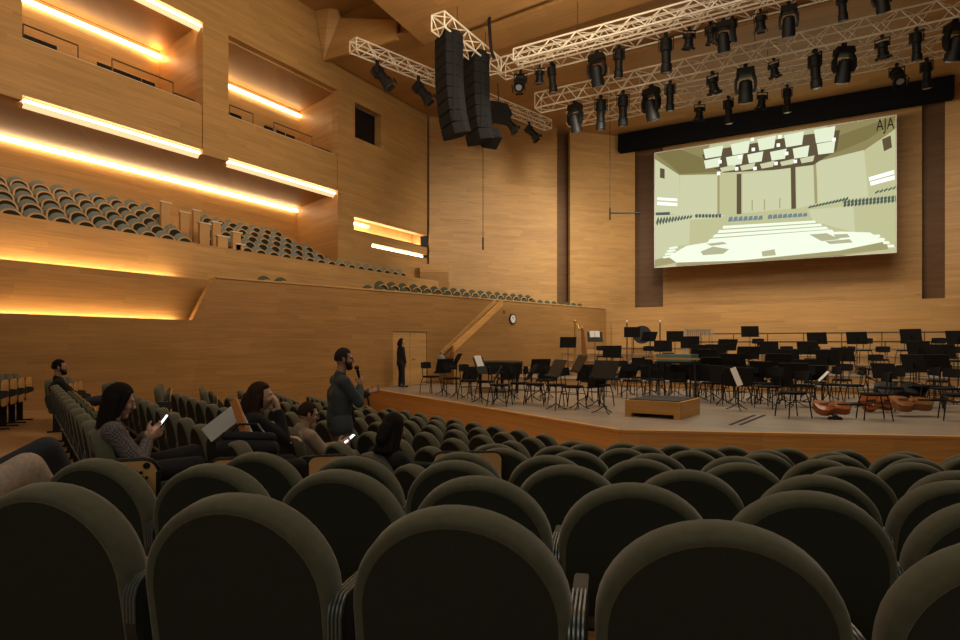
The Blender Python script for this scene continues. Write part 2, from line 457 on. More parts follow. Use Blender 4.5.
# box interiors
for (y0, y1, pb) in ((ya0, ya1, 160), (yb0, yb1, 300)):
    xb = -21.6; ye = on_x(pb, xb)[0]
    mpan(y0-.45, ye, ZO-1.4, ZT+.1, x=xb, th=.15, name='wall_left_inner', m='oak')
    mb = MB(); mb.prism([Vector((XM-TH, y1, ZB+.3)), Vector((xb, ye, ZB+.3)), Vector((xb, ye, ZT+.1)), Vector((XM-TH, y1, ZT+.1))], (0, .1, 0)); struct('wall_left_inner_end', mb, 'oak')
    mb = MB(); mb.prism([Vector((XM-.37, y0-.02, ZB+.3)), Vector((xb, y0-.4, ZB+.3)), Vector((xb, y0-.4, ZT+.1)), Vector((XM-.37, y0-.02, ZT+.1))], (0, -.1, 0)); struct('wall_left_inner_start', mb, 'oak')
    mb = MB(); mb.box(((XM+xb)/2-.15, (y0+ye)/2, ZT+.17), (abs(XM-xb)-.3, ye-y0+.9, .1)); struct('ceiling_box', mb, 'oak')
    mb = MB(); mb.box(((XM+xb)/2-.12, (y0+ye)/2, ZO-.85), (abs(XM-xb)-.24, ye-y0+.8, .1)); struct('floor', mb, 'floor')
# back walls ---------------------------------------------------------
ZC = CH+12.0
def wall_between(a, b, z0, z1, th=.25, m='oak', name='wall_back'):
    a = Vector((a[0], a[1], 0)); b = Vector((b[0], b[1], 0)); d = (b-a).normalized(); n = Vector((d.y, -d.x, 0))
    return vpoly(name, [a+Vector((0, 0, z0)), b+Vector((0, 0, z0)), b+Vector((0, 0, z1)), a+Vector((0, 0, z1))], th, m, n)
p1a = (XM+.06, yM+.12); p1b = at(557, 33.3)
wall_between(p1a, p1b, CH+1.0, ZC)
wall_between(*wall_dark, CH+1.0, ZC, m='oak_shade')
g0 = at(552, 34.6); g1 = at(575, 34.9); wall_between(g0, g1, CH+1.0, ZC, m='oak_shade')
p2a = at(570, 34.0); p2b = at(635, 35.2); wall_between(p2a, p2b, CH+1.0, ZC)
D = 36.0
c0 = on_y(663, D); c1 = on_y(922, D)
wall_between((c0[0], D), (c1[0], D), CH+1.0, ZC)
q0 = at(628, 36.8); q1 = (c0[0]+.3, D+.5); wall_between(q0, q1, CH+1.0, ZC, m='oak_shade')
q2 = on_y(946, D+.5)[0]; wall_between((c1[0]-.3, D+.5), (q2+.5, D+.5), CH+1.0, ZC, m='oak_shade')
q3 = on_y(945, D-.6)[0]; wall_between((q3, D-.6), (q3+6, D-2.8), CH+1.0, ZC)
# small ledge box at the foot of the corner
l0 = at(420, 30.4); l1 = at(448, 30.4)
mb = MB(); zz1, zz0 = zat(264, 30.4), zat(272, 30.4)
mb.prism([Vector((l0[0], l0[1], zz0)), Vector((l1[0], l1[1], zz0)), Vector((l1[0], l1[1], zz1)), Vector((l0[0], l0[1], zz1))], (-.35, .55, 0)); struct('trim_6', mb, 'oak')
mb = MB(); mb.prism([Vector((l0[0], l0[1], CH+1.0)), Vector((l1[0], l1[1], CH+1.0)), Vector((l1[0], l1[1], zz0)), Vector((l0[0], l0[1], zz0))], (-.3, .5, 0)); struct('trim_7', mb, 'oak_low')
# ceiling ------------------------------------------------------------
def slab(name, pts, th, m='oak_ceiling'):
    mb = MB(); mb.prism([Vector(p) for p in pts], (0, 0, th)); return struct(name, mb, m)
slab('ceiling', [(-18.38, 18.7, CH+11.85), (10, 18.7, CH+11.85), (10, 38, CH+11.85), (-18.38, 38, CH+11.85)], .12)
slab('ceiling', [(-18.6, -3, CH+13.6), (12, -3, CH+13.6), (12, 19, CH+13.6), (-18.6, 19, CH+13.6)], .2)
mb = MB(); mb.box((-3.5, 18.95, CH+12.85), (30, .1, 1.7)); struct('ceiling_step', mb, 'oak_ceiling')
# the stepped lip by the left wall
mb = MB(); mb.prism([Vector((-18.45, 18.55, CH+11.75)), Vector((-14.75, 18.7, CH+11.75)), Vector((-14.75, 18.7, CH+12.5)), Vector((-17.6, 18.6, CH+13.3)), Vector((-17.6, 18.1, CH+14.4)), Vector((-18.45, 17.9, CH+14.4))], (0, .14, 0)); struct('ceiling_lip', mb, 'oak')
# hanging ceiling sails, each row stepping down
slab('ceiling_sail', [(-13.8, 7, CH+12.6), (9, 7, CH+12.6), (9, 17.4, CH+11.55), (-13.8, 19.2, CH+11.5)], .18)
slab('ceiling_sail', [(-12.4, 19.6, CH+11.6), (9, 17.9, CH+11.7), (9, 19.8, CH+11.55), (-12.2, 21.0, CH+11.5)], .12)
slab('ceiling_sail', [(-9, 24.0, CH+11.55), (6, 24.0, CH+11.55), (6, 29.5, CH+11.35), (-9, 29.5, CH+11.35)], .12, 'oak_ceiling')
# stair along W1 ------------------------------------------------------
def w1pt(px, py, off):
    q, Z = on_w1(px, off); return Vector((q.x, q.y, zat(py, Z)))
def beam(name, A, B, w, h, m):
    d = (B-A); mb = MB(); n = W1n*w
    mb.prism([A, B, B+Vector((0, 0, h)), A+Vector((0, 0, h))], n); return struct(name, mb, m)
A0, B0 = w1pt(440, 356, .02), w1pt(494, 303, .02)
beam('stair_parapet', A0, B0, .10, .16, 'oak')
A1, B1 = w1pt(452, 352, .95), w1pt(501, 306, .95)
beam('stair_parapet', A1, B1, .12, .26, 'oak_lip')
mb = MB(); nst = 14
for k in range(nst):
    f0, f1 = k/nst, (k+1)/nst
    a = A0.lerp(B0, f0); b = A0.lerp(B0, f1); n = W1n*.72
    a = a + W1n*.12; b = b + W1n*.12
    zt = b.z-.35
    mb.prism([Vector((a.x, a.y, 0)), Vector((b.x, b.y, 0)), Vector((b.x, b.y, max(zt, .1))), Vector((a.x, a.y, max(zt, .1)))], n)
struct('stair_flight', mb, 'oak_low')
mb = MB(); mb.prism([Vector((A1.x, A1.y, 0)), Vector((B1.x, B1.y, 0)), B1, A1], W1n*.10); struct('stair_wall', mb, 'oak_low')
# ================================================================== SEATS
def arch(w, z0, z1, zs, y, n=22, e=2.02):
    """outline of a seat back in the XZ plane: straight sides to zs, then a rounded arch to z1"""
    pts = [Vector((-w, y, z0)), Vector((w, y, z0))]
    for k in range(n+1):
        a = PI*k/n; c, s = math.cos(a), math.sin(a)
        pts.append(Vector((w*math.copysign(abs(c)**(2/e), c), y, zs+(z1-zs)*abs(s)**(2/e))))
    return pts
TILT = Matrix.Rotation(math.radians(9), 4, 'X')       # backrest leans back
def tilted(mb):                                        # about the foot of the backrest
    T = Matrix.Translation((0, -.185, .42)) @ TILT @ Matrix.Translation((0, .0, -.42)); mb.xform(T); return mb
def seat_parts(root, big=False, down=False):
    # upholstered back: rim bulging backwards around the panel
    mb = MB()
    mb.loft([arch(.246, .40, .858, .62, .014), arch(.258, .37, .874, .63, .000), arch(.270, .345, .887, .635, -.004), arch(.280, .335, .898, .64, .004),
             arch(.287, .33, .905, .64, .026), arch(.287, .33, .905, .64, .075), arch(.274, .34, .892, .635, .102), arch(.24, .36, .855, .62, .112)])
    tilted(mb).build('backrest', 'olive', root, True, angle=60)
    mb = MB(); mb.loft([arch(.255, .385, .871, .626, .001), arch(.258, .38, .874, .63, .022)]); tilted(mb).build('back_panel', 'panel', root)
    # seat pan
    def pan(y0, y1, w, m, name, parent, z0=.40, z1=.80):
        rr = .09; mb = MB(); ring = []
        for (cx, cz, a0) in ((w-rr, z0+rr, -90), (w-rr, z1-rr, 0), (-w+rr, z1-rr, 90), (-w+rr, z0+rr, 180)):
            for k in range(6):
                a = math.radians(a0+18*k); ring.append((cx+rr*math.cos(a), cz+rr*math.sin(a)))
        def R(y, s): return [Vector((x*s, y, (z-(z0+z1)/2)*s+(z0+z1)/2)) for x, z in ring]
        mb.loft([R(y0, .93), R(y0+.006, 1), R(y1-.006, 1), R(y1, .93)])
        if down: mb.xform(Matrix.Translation((0, .10, .42)) @ Matrix.Rotation(math.radians(-84), 4, 'X') @ Matrix.Translation((0, -.02, -.42)))
        return mb.build(name, m, parent, True)
    pan(-.055, .015, .225, 'green', 'seat_cushion', root, .37, .80 if big else .62)
    pan(.016, .034, .252 if big else .222, 'seatwood', 'seat_shell', root, .365, .81 if big else .625)
    # armrest with a ribbed front cap on the right-hand side, and the foot
    mb = MB(); x = .2985
    mb.loft([[Vector((x+sx*.021*k, y, z)) for sx, z in ((-1, z0), (1, z0), (1, z1), (-1, z1))] for y, z0, z1, k in ((-.215, .50, .60, .8), (-.19, .42, .645, 1), (.10, .53, .645, 1), (.16, .56, .63, .8))])
    ar = mb.build('armrest', 'arm', root)
    mb = MB()
    for k in range(4):
        xx = x-.0165+.011*k
        mb.tube([(xx, -.02, .651), (xx, -.150, .653), (xx, -.188, .651), (xx, -.212, .63), (xx, -.223, .60), (xx, -.221, .53)], .0045, 6)
    mb.build('ribs', 'ribs', ar, True)
    mb = MB(); mb.box((.2985, -.06, .21), (.03, .10, .42)); mb.box((.2985, -.02, .012), (.05, .34, .024)); mb.box((0, -.135, .35), (.57, .05, .06)); mb.build('pedestal', 'black', root)
def seat_proto(name, label, cat, down=False, big=False):
    r = thing(name, label, cat); seat_parts(r, big, down); return Proto(r)
P_seat = seat_proto('theatre_seat', 'green folding theatre seat', 'seat')
P_down = seat_proto('theatre_seat', 'green folding theatre seat with its seat folded down', 'seat', True)
P_side = seat_proto('theatre_seat', 'green folding theatre seat with wooden shell', 'seat', False, True)
TOPOFF = -.27                                           # local y of the back's crest
def seat_at(P, X, Z, phi, zf, label, group):
    """X, Z give the crest of the seat back"""
    h = heading(phi); x, y = c2w(X, Z)
    fx, fy = -math.sin(h), math.cos(h)
    return P.place((x-fx*TOPOFF, y-fy*TOPOFF, zf), h, label, group)
# --- right block: rows step down to the stage ------------------------
OFFS = [.250, .09, .38, .20, .33, .12, .35, .16]
LEFTMOST = [-200, 40, 240, 385, 445, 490, 530, 556]
rows = []
for r in range(8):
    t = 1.45+.85*r; L = []
    for k in range(-12, 14):
        u = OFFS[r]+(.630 if r == 0 else .597)*k
        X = n_r[0]*t+e_r[0]*u; Z = n_r[1]*t+e_r[1]*u
        if Z < .6: continue
        p = project(*c2w(X, Z), tops_right(t))
        half = .30*F/p[2]
        if p[0]+half < -10 or p[0]-half > 1300 or p[0] < LEFTMOST[r]: continue
        L.append((p[0], X, Z))
    L.sort(); rows.append((t, L))
ROWN = ['%s right-block row from the camera' % nth(i+1) for i in range(8)]
for r, (t, L) in enumerate(rows):
    for i, (px, X, Z) in enumerate(L):
        seat_at(P_seat, X, Z, 12, tops_right(t)-SEAT_H, 'green seat, %s, %s from the left' % (ROWN[r], nth(i+1)), 'right block seats')
# --- left block: rows run away from us, seats look to the right ------
def left_pt(p, q): return (n_l[0]*p+e_l[0]*q, n_l[1]*p+e_l[1]*q)
QEND = 11.9
STARTQ = [4.65, 4.75, 3.65, 4.75, 5.0, 5.6, 6.2, 6.85]
LROW = ['%s left-block row from the camera' % nth(i+1) for i in range(8)]
LOLD = ['row with the person in the checked jacket', 'second row of the left block', 'row with the person in the beige jacket', 'row behind the standing speaker',
        'row in front of the standing speaker', 'sixth row of the left block', 'second row from the stage, left block', 'row next to the stage, left block']
SITTERS = {(0, 0): 1, (2, 0): 1, (2, 2): 1, (2, 5): 1}
LEFTSEATS = {}
for k in range(8):
    p = .416+.85*k; q = STARTQ[k]; i = 0; start = True
    if k == 2: qs = [3.85, None, 5.05]
    n = 0
    while q < QEND:
        X, Z = left_pt(p, q)
        skip = (k, i) in ((0, 0), (2, 3))
        P = P_side if k == 0 else P_seat
        if (k, i) in ((0, 1), (0, 12), (1, 1), (2, 1), (2, 4)): P = P_down
        if not skip:
            n += 1
            seat_at(P, X, Z, 52.8, tops_left(p)-SEAT_H, 'green seat, %s, %s from its near end' % (LROW[k], nth(n)), 'left block seats')
            LEFTSEATS[(k, i)] = (X, Z, tops_left(p)-SEAT_H)
        i += 1; q += .60
# row behind, out of the frame except for the knees of its sitters
for i, q in enumerate((3.1, 4.4)):
    X, Z = left_pt(-.60, q); LEFTSEATS[(-1, i)] = (X, Z, tops_left(-.60)-SEAT_H)
# --- side block by the low wall, turned a little more towards the aisle
a64 = math.radians(64); e_s = (-math.cos(a64), math.sin(a64))
ROWS_S = ['nearest side-block row at the left edge of the photo', 'side-block row behind the bearded sitter', 'third side-block row along the low wall', 'fourth side-block row along the low wall', 'fifth side-block row along the low wall',
          'sixth side-block row along the low wall', 'seventh side-block row along the low wall', 'eighth side-block row along the low wall', 'side-block row nearest the stage']
for k in range(-1, 8):
    p = .416+.85*k
    for i in range(4):
        X0, Z0 = left_pt(p, 13.2); X, Z = X0+e_s[0]*.6*i, Z0+e_s[1]*.6*i
        if c2w(X, Z)[0] < -15.0: continue
        w = c2w(X, Z)
        if (Vector((w[0], w[1], 0))-W1p).dot(W1n) < .9: continue
        seat_at(P_side, X, Z, 64, floor_z(X, Z), 'green side seat by the low wall, %s row from left, %s from aisle' % (nth(k+2), nth(i+1)), 'side block seats')
# --- wooden end panels where the two blocks meet ---------------------
def end_panel(px, py_top, Z, w, h, face, label, text=False):
    x, y = at(px, Z); X = (px-480)/F*Z
    zt = zat(py_top, Z); zf = floor_z(X, Z)
    t = thing('end_panel', label, 'panel', (x, y, zf), face, 'wooden end panels')
    H = zt-zf; mb = MB(); ring = []; rr = .06; w2 = w/2; z0 = H-h
    for (cx, cz, a0) in ((w2-.02, z0+.02, -90), (w2-rr, H-rr, 0), (-w2+rr, H-rr, 90), (-w2+.02, z0+.02, 180)):
        r = .02 if a0 in (-90, 180) else rr
        for k in range(6):
            a = math.radians(a0+18*k); ring.append((cx+r*math.cos(a), cz+r*math.sin(a)))
    mb.loft([[Vector((a, -.012, b)) for a, b in ring], [Vector((a, .012, b)) for a, b in ring]]); mb.build('board', 'seatwood', t)
    mb = MB(); mb.tube([Vector((a*1.02, 0, (b-H)*1.02+H)) for a, b in ring[5:19]], .014, 6); mb.build('edging', 'black', t)
    mb = MB(); mb.box((0, .03, z0/2+.02), (.05, .05, z0+.04)); mb.box((0, .05, .012), (.2, .25, .024)); mb.build('post', 'black', t)
    if text:
        mb = MB()
        for r, wd in enumerate((.7, 1.0, .9)):
            xx = -w2*.15
            random.seed(r+3)
            while xx < -w2*.15 + w2*.85*wd:
                lw = random.uniform(.008, .022); mb.box((xx+lw/2, -.0135, H-.06-.026*r), (lw, .003, .013)); xx += lw+.006
        mb.build('lettering', 'black', t)
        mb = MB(); mb.lathe([(.016, 0), (.016, .003), (.007, .003), (.007, 0)], 16, Matrix.Translation((w2*.62, -.012, H-.028)) @ Matrix.Rotation(PI/2, 4, 'X')); mb.build('emblem', 'black', t)
end_panel(130, 460.5, 2.95, .235, .34, heading(-20), 'wooden panel with dark lettering and round emblem beside the person in the checked jacket', True)
end_panel(232, 459, 3.85, .26, .30, heading(-18), 'orange wooden panel left of the third row, behind a green seat back')
end_panel(330, 456, 4.45, .30, .30, heading(-10), 'orange wooden panel in front of the person in the beige jacket')
end_panel(468, 452.5, 4.75, .52, .30, heading(-4), 'wide orange wooden panel half hidden behind a middle seat back')
# --- terrace seats ---------------------------------------------------
def terrace_proto(cloth='grey_cloth'):
    r = thing('terrace_seat', 'grey terrace seat', 'seat')
    mb = MB(); mb.loft([arch(.24, .36, .88, .58, -.005, 12), arch(.275, .34, .90, .60, .01, 12), arch(.275, .34, .90, .60, .06, 12), arch(.25, .36, .875, .58, .085, 12)]); tilted(mb).build('backrest', cloth, r, True, angle=60)
    mb = MB(); mb.loft([arch(.255, .36, .76, .56, .0, 10), arch(.26, .36, .765, .56, .03, 10)]); mb.build('seat_shell', 'seatwood', r)
    mb = MB(); mb.loft([arch(.215, .40, .725, .55, .025, 10), arch(.21, .40, .72, .55, .036, 10)]); mb.build('seat_pad', 'panel', r)
    mb = MB(); mb.box((0, -.08, .18), (.08, .12, .36)); mb.build('pedestal', 'black', r)
    return Proto(r)
P_ter = terrace_proto(); P_gal = terrace_proto('green')  # gallery seats get darker cloth, their lack of light put into the colour
TN = ['front row', 'second row', 'third row', 'fourth row', 'back row']
for j, (x, z) in enumerate(TR):
    n = 0; y = 6.6+.28*(j % 2)+.4*0
    while y < (23.2 if j == 0 else 18.9 if j == 1 else 18.9):
        g = project(x, y, z+.8)
        ok = not (12.1 < y-.30*j < 13.6) and g and g[0] > -15
        if ok:
            n += 1
            P_ter.place((x, y, z), -PI/2, 'grey-green seat in the %s of the left terrace, %s from the left' % (TN[j], nth(n)), 'terrace seats, '+TN[j])
        y += .585
# side gallery seats on top of W1
for j, (off, dz) in enumerate(((-.85, 0), (-1.65, .30))):
    n = 0; s = 2.3
    while s < sEnd-.4:
        if s < 3.3 or s > 6.2:
            if (j == 0 and s < sEnd-.7) or 7.5 < s < sEnd-4.0:
                n += 1; q = w1s(s, off)
                P_gal.place((q.x, q.y, CH+1.34+dz), -PI/2-math.radians(12.2), 'dark seat in the %s row of the gallery above the stage door, %s from left' % (('front', 'rear')[j], nth(n)), 'side gallery seats')
        s += .60
mb = MB(); mb.prism([w1s(2.0, -.3, CH+1.0), w1s(sEnd, -.3, CH+1.0), w1s(sEnd, -1.25, CH+1.0), w1s(2.0, -1.25, CH+1.0)], (0, 0, .34)); struct('terrace_step', mb, 'floor')
mb = MB(); mb.prism([w1s(7.0, -1.26, CH+1.0), w1s(sEnd-3.5, -1.26, CH+1.0), w1s(sEnd-3.5, -2.2, CH+1.0), w1s(7.0, -2.2, CH+1.0)], (0, 0, .64)); struct('terrace_step', mb, 'floor')
# box seats
def box_seat(label, loc):
    t = thing('box_seat', label, 'seat', loc, -PI/2, 'box seats')
    mb = MB(); mb.box((0, -.2, .70), (.42, .04, .36)); mb.build('backrest', 'black', t)
    mb = MB(); mb.box((0, 0, .44), (.42, .42, .06)); mb.build('seat', 'black', t)
    mb = MB()
    for sx in (-1, 1):
        for sy in (-1, 1): mb.tube([(sx*.19, sy*.18, 0), (sx*.19, sy*.18, .42)], .014, 6)
    mb.build('legs', 'steel', t)
    return t
for nm, y0, pxs in (('upper left box', ya0, (36, 52, 108, 124, 138, 152)), ('second box', yb0, (233, 240, 272, 284, 294))):
    for i, px in enumerate(pxs):
        y, Z = on_x(px, -19.05); box_seat('dark chair in the %s, %s from the left' % (nm, nth(i+1)), (-19.05, y, ZO-.45))
for y0, y1 in ((ya0, ya1), (yb0, yb1)):
    mb = MB(); mb.box((-19.2, (y0+y1)/2, ZO-.63), (.9, y1-y0-.2, .34)); struct('terrace_step', mb, 'floor')
# box rails
def rail(label, pts_list, x):
    t = thing('balcony_rail', label, 'railing', (x, pts_list[0][0], ZO), 0, 'box railings')
    mb = MB(); mb.tube([(0, -.1, .03), (0, pts_list[-1][1]-pts_list[0][0]+.2, .03)], .022, 6); mb.build('sill_rail', 'pale', t)
    for y0, y1, h in pts_list:
        mb = MB(); mb.tube([(0, y0-pts_list[0][0], h), (0, y1-pts_list[0][0], h)], .022, 6); mb.build('handrail', 'rail', t)
        n = max(2, int((y1-y0)/1.3)+1)
        for k in range(n):
            yy = y0+(y1-y0)*k/(n-1)-pts_list[0][0]; mb = MB(); mb.tube([(0, yy, .0), (0, yy, h)], .016, 6); mb.build('post', 'rail', t)
    return t
XR = XM-.14
def ry(px): return on_x(px, XR)[0]
rail('bronze railing with two raised ends on the upper left box', [(ry(23), ry(78), .42), (ry(112), ry(173), .42), (ry(174), ry(194), .10)], XR)
rail('bronze railing on the second box', [(ry(229.5), ry(253), .42), (ry(274), ry(312), .42), (ry(313), ry(331), .10)], XR)
# aisle rails on the terrace
def aisle_rail(px, py, w, label):
    x = -18.3; y, Z = on_x(px, x); zt = zat(py, Z)
    j = 0 if py > 228 else 1 if py > 218 else 2
    xx, zf = TR[j]; y, Z = on_x(px, xx+.30); zt = zat(py, Z)
    t = thing('aisle_rail', label, 'handrail', (xx+.30, y, zf), 0, 'terrace aisle rails')
    w *= .62
    mb = MB(); mb.box((0, 0, (zt-zf)/2), (.10, w, zt-zf)); mb.build('panel', 'seatwood', t)
    mb = MB(); mb.box((0, 0, zt-zf+.02), (.16, w+.10, .04)); mb.build('cap', 'pale', t)
AR = [(165, 203, .5), (184, 213, .5), (204, 224, .6), (196, 211, .4), (216, 223, .5), (222, 237, .6), (236, 233, .5), (239, 245, .5)]
for i, (px, py, w) in enumerate(AR):
    aisle_rail(px, py, w, 'wooden aisle rail with pale cap on the left terrace, %s from the left' % nth(sorted(a[0] for a in AR).index(px)+1))
# light strips ---------------------------------------------------------
def strip(label, P, Q, w, h, m='led', glow_band=0):
    P, Q = Vector(P), Vector(Q); mb = MB(); d = (Q-P).normalized(); n = Vector((d.y, -d.x, 0))*w
    mb.prism([P, Q, Q+Vector((0, 0, h)), P+Vector((0, 0, h))], n)
    if not glow_band:
        o = mb.build('light_strip', m); return tag(o, label, 'lamp', 'warm light strips')
    t = thing('light_strip', label, 'lamp', P, 0, 'warm light strips')
    T = Matrix.Translation(-P); mb.xform(T); mb.build('tube', m, t)
    mb = MB(); n2 = n/w*.02; a = Vector((0, 0, -glow_band)); mb.prism([P+a-n2*2, Q+a-n2*2, Q+n2*4, P+n2*4], n2); mb.xform(T); mb.build('ledge_glow', 'glow_band', t); return t  # second piece glows in place of light falling on the ledge
yq = on_x(180, -16.25)[0]; yq2 = on_x(180, -16.9)[0]
strip('warm light strip hidden behind the top of the low stalls wall', (-16.44, 0, T0-.12), (-16.44, yq, T0-.12), .06, .05, 'led3')
strip('warm light strip at the foot of the terrace front', (-17.13, 0, T1-.14), (-17.13, yq2, T1-.14), .06, .05, 'led3')
strip('long warm light strip under the ceiling of the terrace recess', (XB+.06, 0, ZS-.16), (XB+.06, 20.6, ZS-.20), .10, .13)
for nm, y0, y1, pb in (('upper left box', ya0, ya1, 160), ('second box', yb0, yb1, 300)):
    ye = on_x(pb, -21.6)[0]
    strip('warm light strip on the back wall inside the %s' % nm, (-21.54, y0-1.0, ZT-.20), (-21.54, ye-.05, ZT-.20), .08, .12)
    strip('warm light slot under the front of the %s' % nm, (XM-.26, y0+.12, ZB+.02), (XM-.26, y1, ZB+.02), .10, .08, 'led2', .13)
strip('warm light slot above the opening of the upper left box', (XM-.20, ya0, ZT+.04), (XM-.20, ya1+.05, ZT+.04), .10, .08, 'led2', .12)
strip('short warm light strip at the top of the wall slots', (XM-.8, ys0+.05, CH+5.50), (XM-.8, ys1, CH+5.50), .08, .09, 'led2')
strip('warm light strip in the long wall slot near the corner', (XM-.80, ys0+.05, CH+5.07), (XM-.80, yM-.1, CH+5.07), .5, .06, 'led2')
strip('lowest warm light strip of the wall slots near the corner', (XM-.5, ys2+.05, CH+4.52), (XM-.5, yM-.1, CH+4.52), .3, .06, 'led2')
# ================================================================== ON THE STAGE
def make_chair():
    r = thing('orchestra_chair', 'black orchestra chair', 'chair')
    mb = MB(); rings = []
    for z, k in ((.455, .94), (.462, 1), (.49, 1), (.502, .93)):
        rings.append([Vector((.215*k*math.copysign(abs(math.cos(a))**.6, math.cos(a)), .21*k*math.copysign(abs(math.sin(a))**.6, math.sin(a)), z)) for a in [2*PI*i/20 for i in range(20)]])
    mb.loft(rings).build('seat', 'black_matt', r, True)
    mb = MB(); rings = []
    for i in range(9):
        u = -1+2*i/8; y = -.235+.05*u*u-.0; hh = .095*(1-.12*u*u); x = .20*u
        rings.append([Vector((x, y-.012-.02, .80+hh)), Vector((x, y+.012-.02, .80+hh)), Vector((x, y+.012, .80-hh)), Vector((x, y-.012, .80-hh))])
    mb.loft(rings).build('backrest', 'black_matt', r)
    mb = MB()
    for s in (-1, 1): mb.tube([(s*.10, -.05, .455), (s*.10, -.20, .47), (s*.10, -.235, .56), (s*.10, -.255, .82)], .011, 6)
    mb.build('back_supports', 'black', r)
    for sx in (-1, 1):
        mb = MB(); mb.tube([(sx*.17, .16, .455), (sx*.20, .20, .30), (sx*.215, .23, .012)], .012, 6); mb.build('leg', 'black', r)
        mb = MB(); mb.tube([(sx*.17, -.16, .455), (sx*.20, -.20, .30), (sx*.215, -.24, .012)], .012, 6); mb.build('leg', 'black', r)
    mb = MB()
    for sx in (-1, 1): mb.tube([(sx*.195, -.195, .32), (sx*.195, .195, .32)], .008, 6)
    mb.tube([(-.195, -.19, .32), (.195, -.19, .32)], .008, 6); mb.build('stretcher', 'black', r)
    return Proto(r)
def make_stand(tilt, h, sheet=None):
    r = thing('music_stand', 'black music stand', 'music stand')
    R = Matrix.Rotation(math.radians(-tilt), 4, 'X'); T = Matrix.Translation((0, .02, h)) @ R
    mb = MB(); mb.box((0, 0, 0), (.68, .012, .46)); mb.box((0, -.03, -.23), (.68, .06, .012)); mb.box((0, -.058, -.22), (.68, .006, .03)); mb.xform(T); mb.build('desk', 'black', r)
    mb = MB(); mb.box((0, .02, -.06), (.05, .04, .12)); mb.xform(T); mb.tube([(0, .03, h-.12), (0, .02, h-.26), (0, 0, .60)], .013, 8); mb.tube([(0, 0, .62), (0, 0, .14)], .017, 8); mb.build('pole', 'black', r)
    mb = MB()
    for k in range(3):
        a = PI/2+2*PI*k/3; mb.tube([(0, 0, .17), (.16*math.cos(a), .16*math.sin(a), .06), (.28*math.cos(a), .28*math.sin(a), .012)], .012, 6)
    mb.build('base', 'black', r)
    if sheet:
        mb = MB()
        for s in (-1, 1): mb.box((s*.115, -.012, .0+sheet), (.215, .008, .30), Matrix.Rotation(s*.06, 3, 'Z'))
        mb.xform(T); mb.build('sheet_music', 'white', r)
    return Proto(r)
P_chair = make_chair()
PX, PY = at(655, 14.2)                                    # where the conductor stands
def face_podium(x, y): return math.atan2(-(PX-x), PY-y)
# chairs: (px, depth, turn)
CH_L = [(431, 19.6, 6), (452, 18.6, -30), (470, 17.4, 0), (486, 17.0, 20), (506, 18.5, -10), (520, 16.3, 10), (545, 17.6, -15), (556, 15.6, 15), (573, 15.0, -10), (590, 17.2, 25), (612, 18.3, 0),
        (600, 15.6, -5), (640, 19.0, 10), (664, 19.6, 0), (690, 18.6, -20), (622, 21.0, 0), (712, 16.4, -25), (737, 15.6, 0), (726, 18.4, 10), (757, 17.4, -15), (770, 15.0, 15), (793, 13.1, 30), (786, 19.6, 0), (815, 16.6, -10),
        (842, 17.8, 15), (852, 15.4, -25), (874, 12.7, 5), (872, 19.3, 0), (902, 16.6, 20), (916, 18.6, -15), (944, 14.3, 10), (956, 12.6, -10), (938, 17.2, 0),
        (602, 26.6, 0), (617, 25.2, 10), (648, 25.0, -10), (668, 23.6, 0), (700, 24.4, 0), (722, 22.8, 15), (757, 24.6, 0), (785, 23.0, 0), (812, 22.2, 5), (846, 21.6, 0), (864, 22.8, 0), (880, 21.0, 0), (936, 21.6, 0), (952, 19.6, -10), (905, 22.6, 0)]
CH_L += [(632, 17.6, 10), (655, 17.9, -20), (678, 17.2, 5), (700, 17.8, 30), (718, 17.2, 0), (748, 16.4, 15), (765, 16.2, -25), (780, 17.8, 0), (803, 15.4, 30), (828, 15.8, -20), (535, 15.9, 20), (500, 15.6, 0), (890, 14.6, 25), (925, 15.2, -15)]
CH_L.sort()
flat_i = rise_i = 0
for px, Z, t in CH_L:
    x, y = at(px, Z); z = stage_z(x, y)
    if z == 0: flat_i += 1; lab = 'black orchestra chair on the flat stage floor, %s from the left' % nth(flat_i)
    else: rise_i += 1; lab = 'black orchestra chair on the rear stage risers, %s from the left' % nth(rise_i)
    P_chair.place((x, y, z), face_podium(x, y)+math.radians(t), lab, 'orchestra chairs', 1.12)
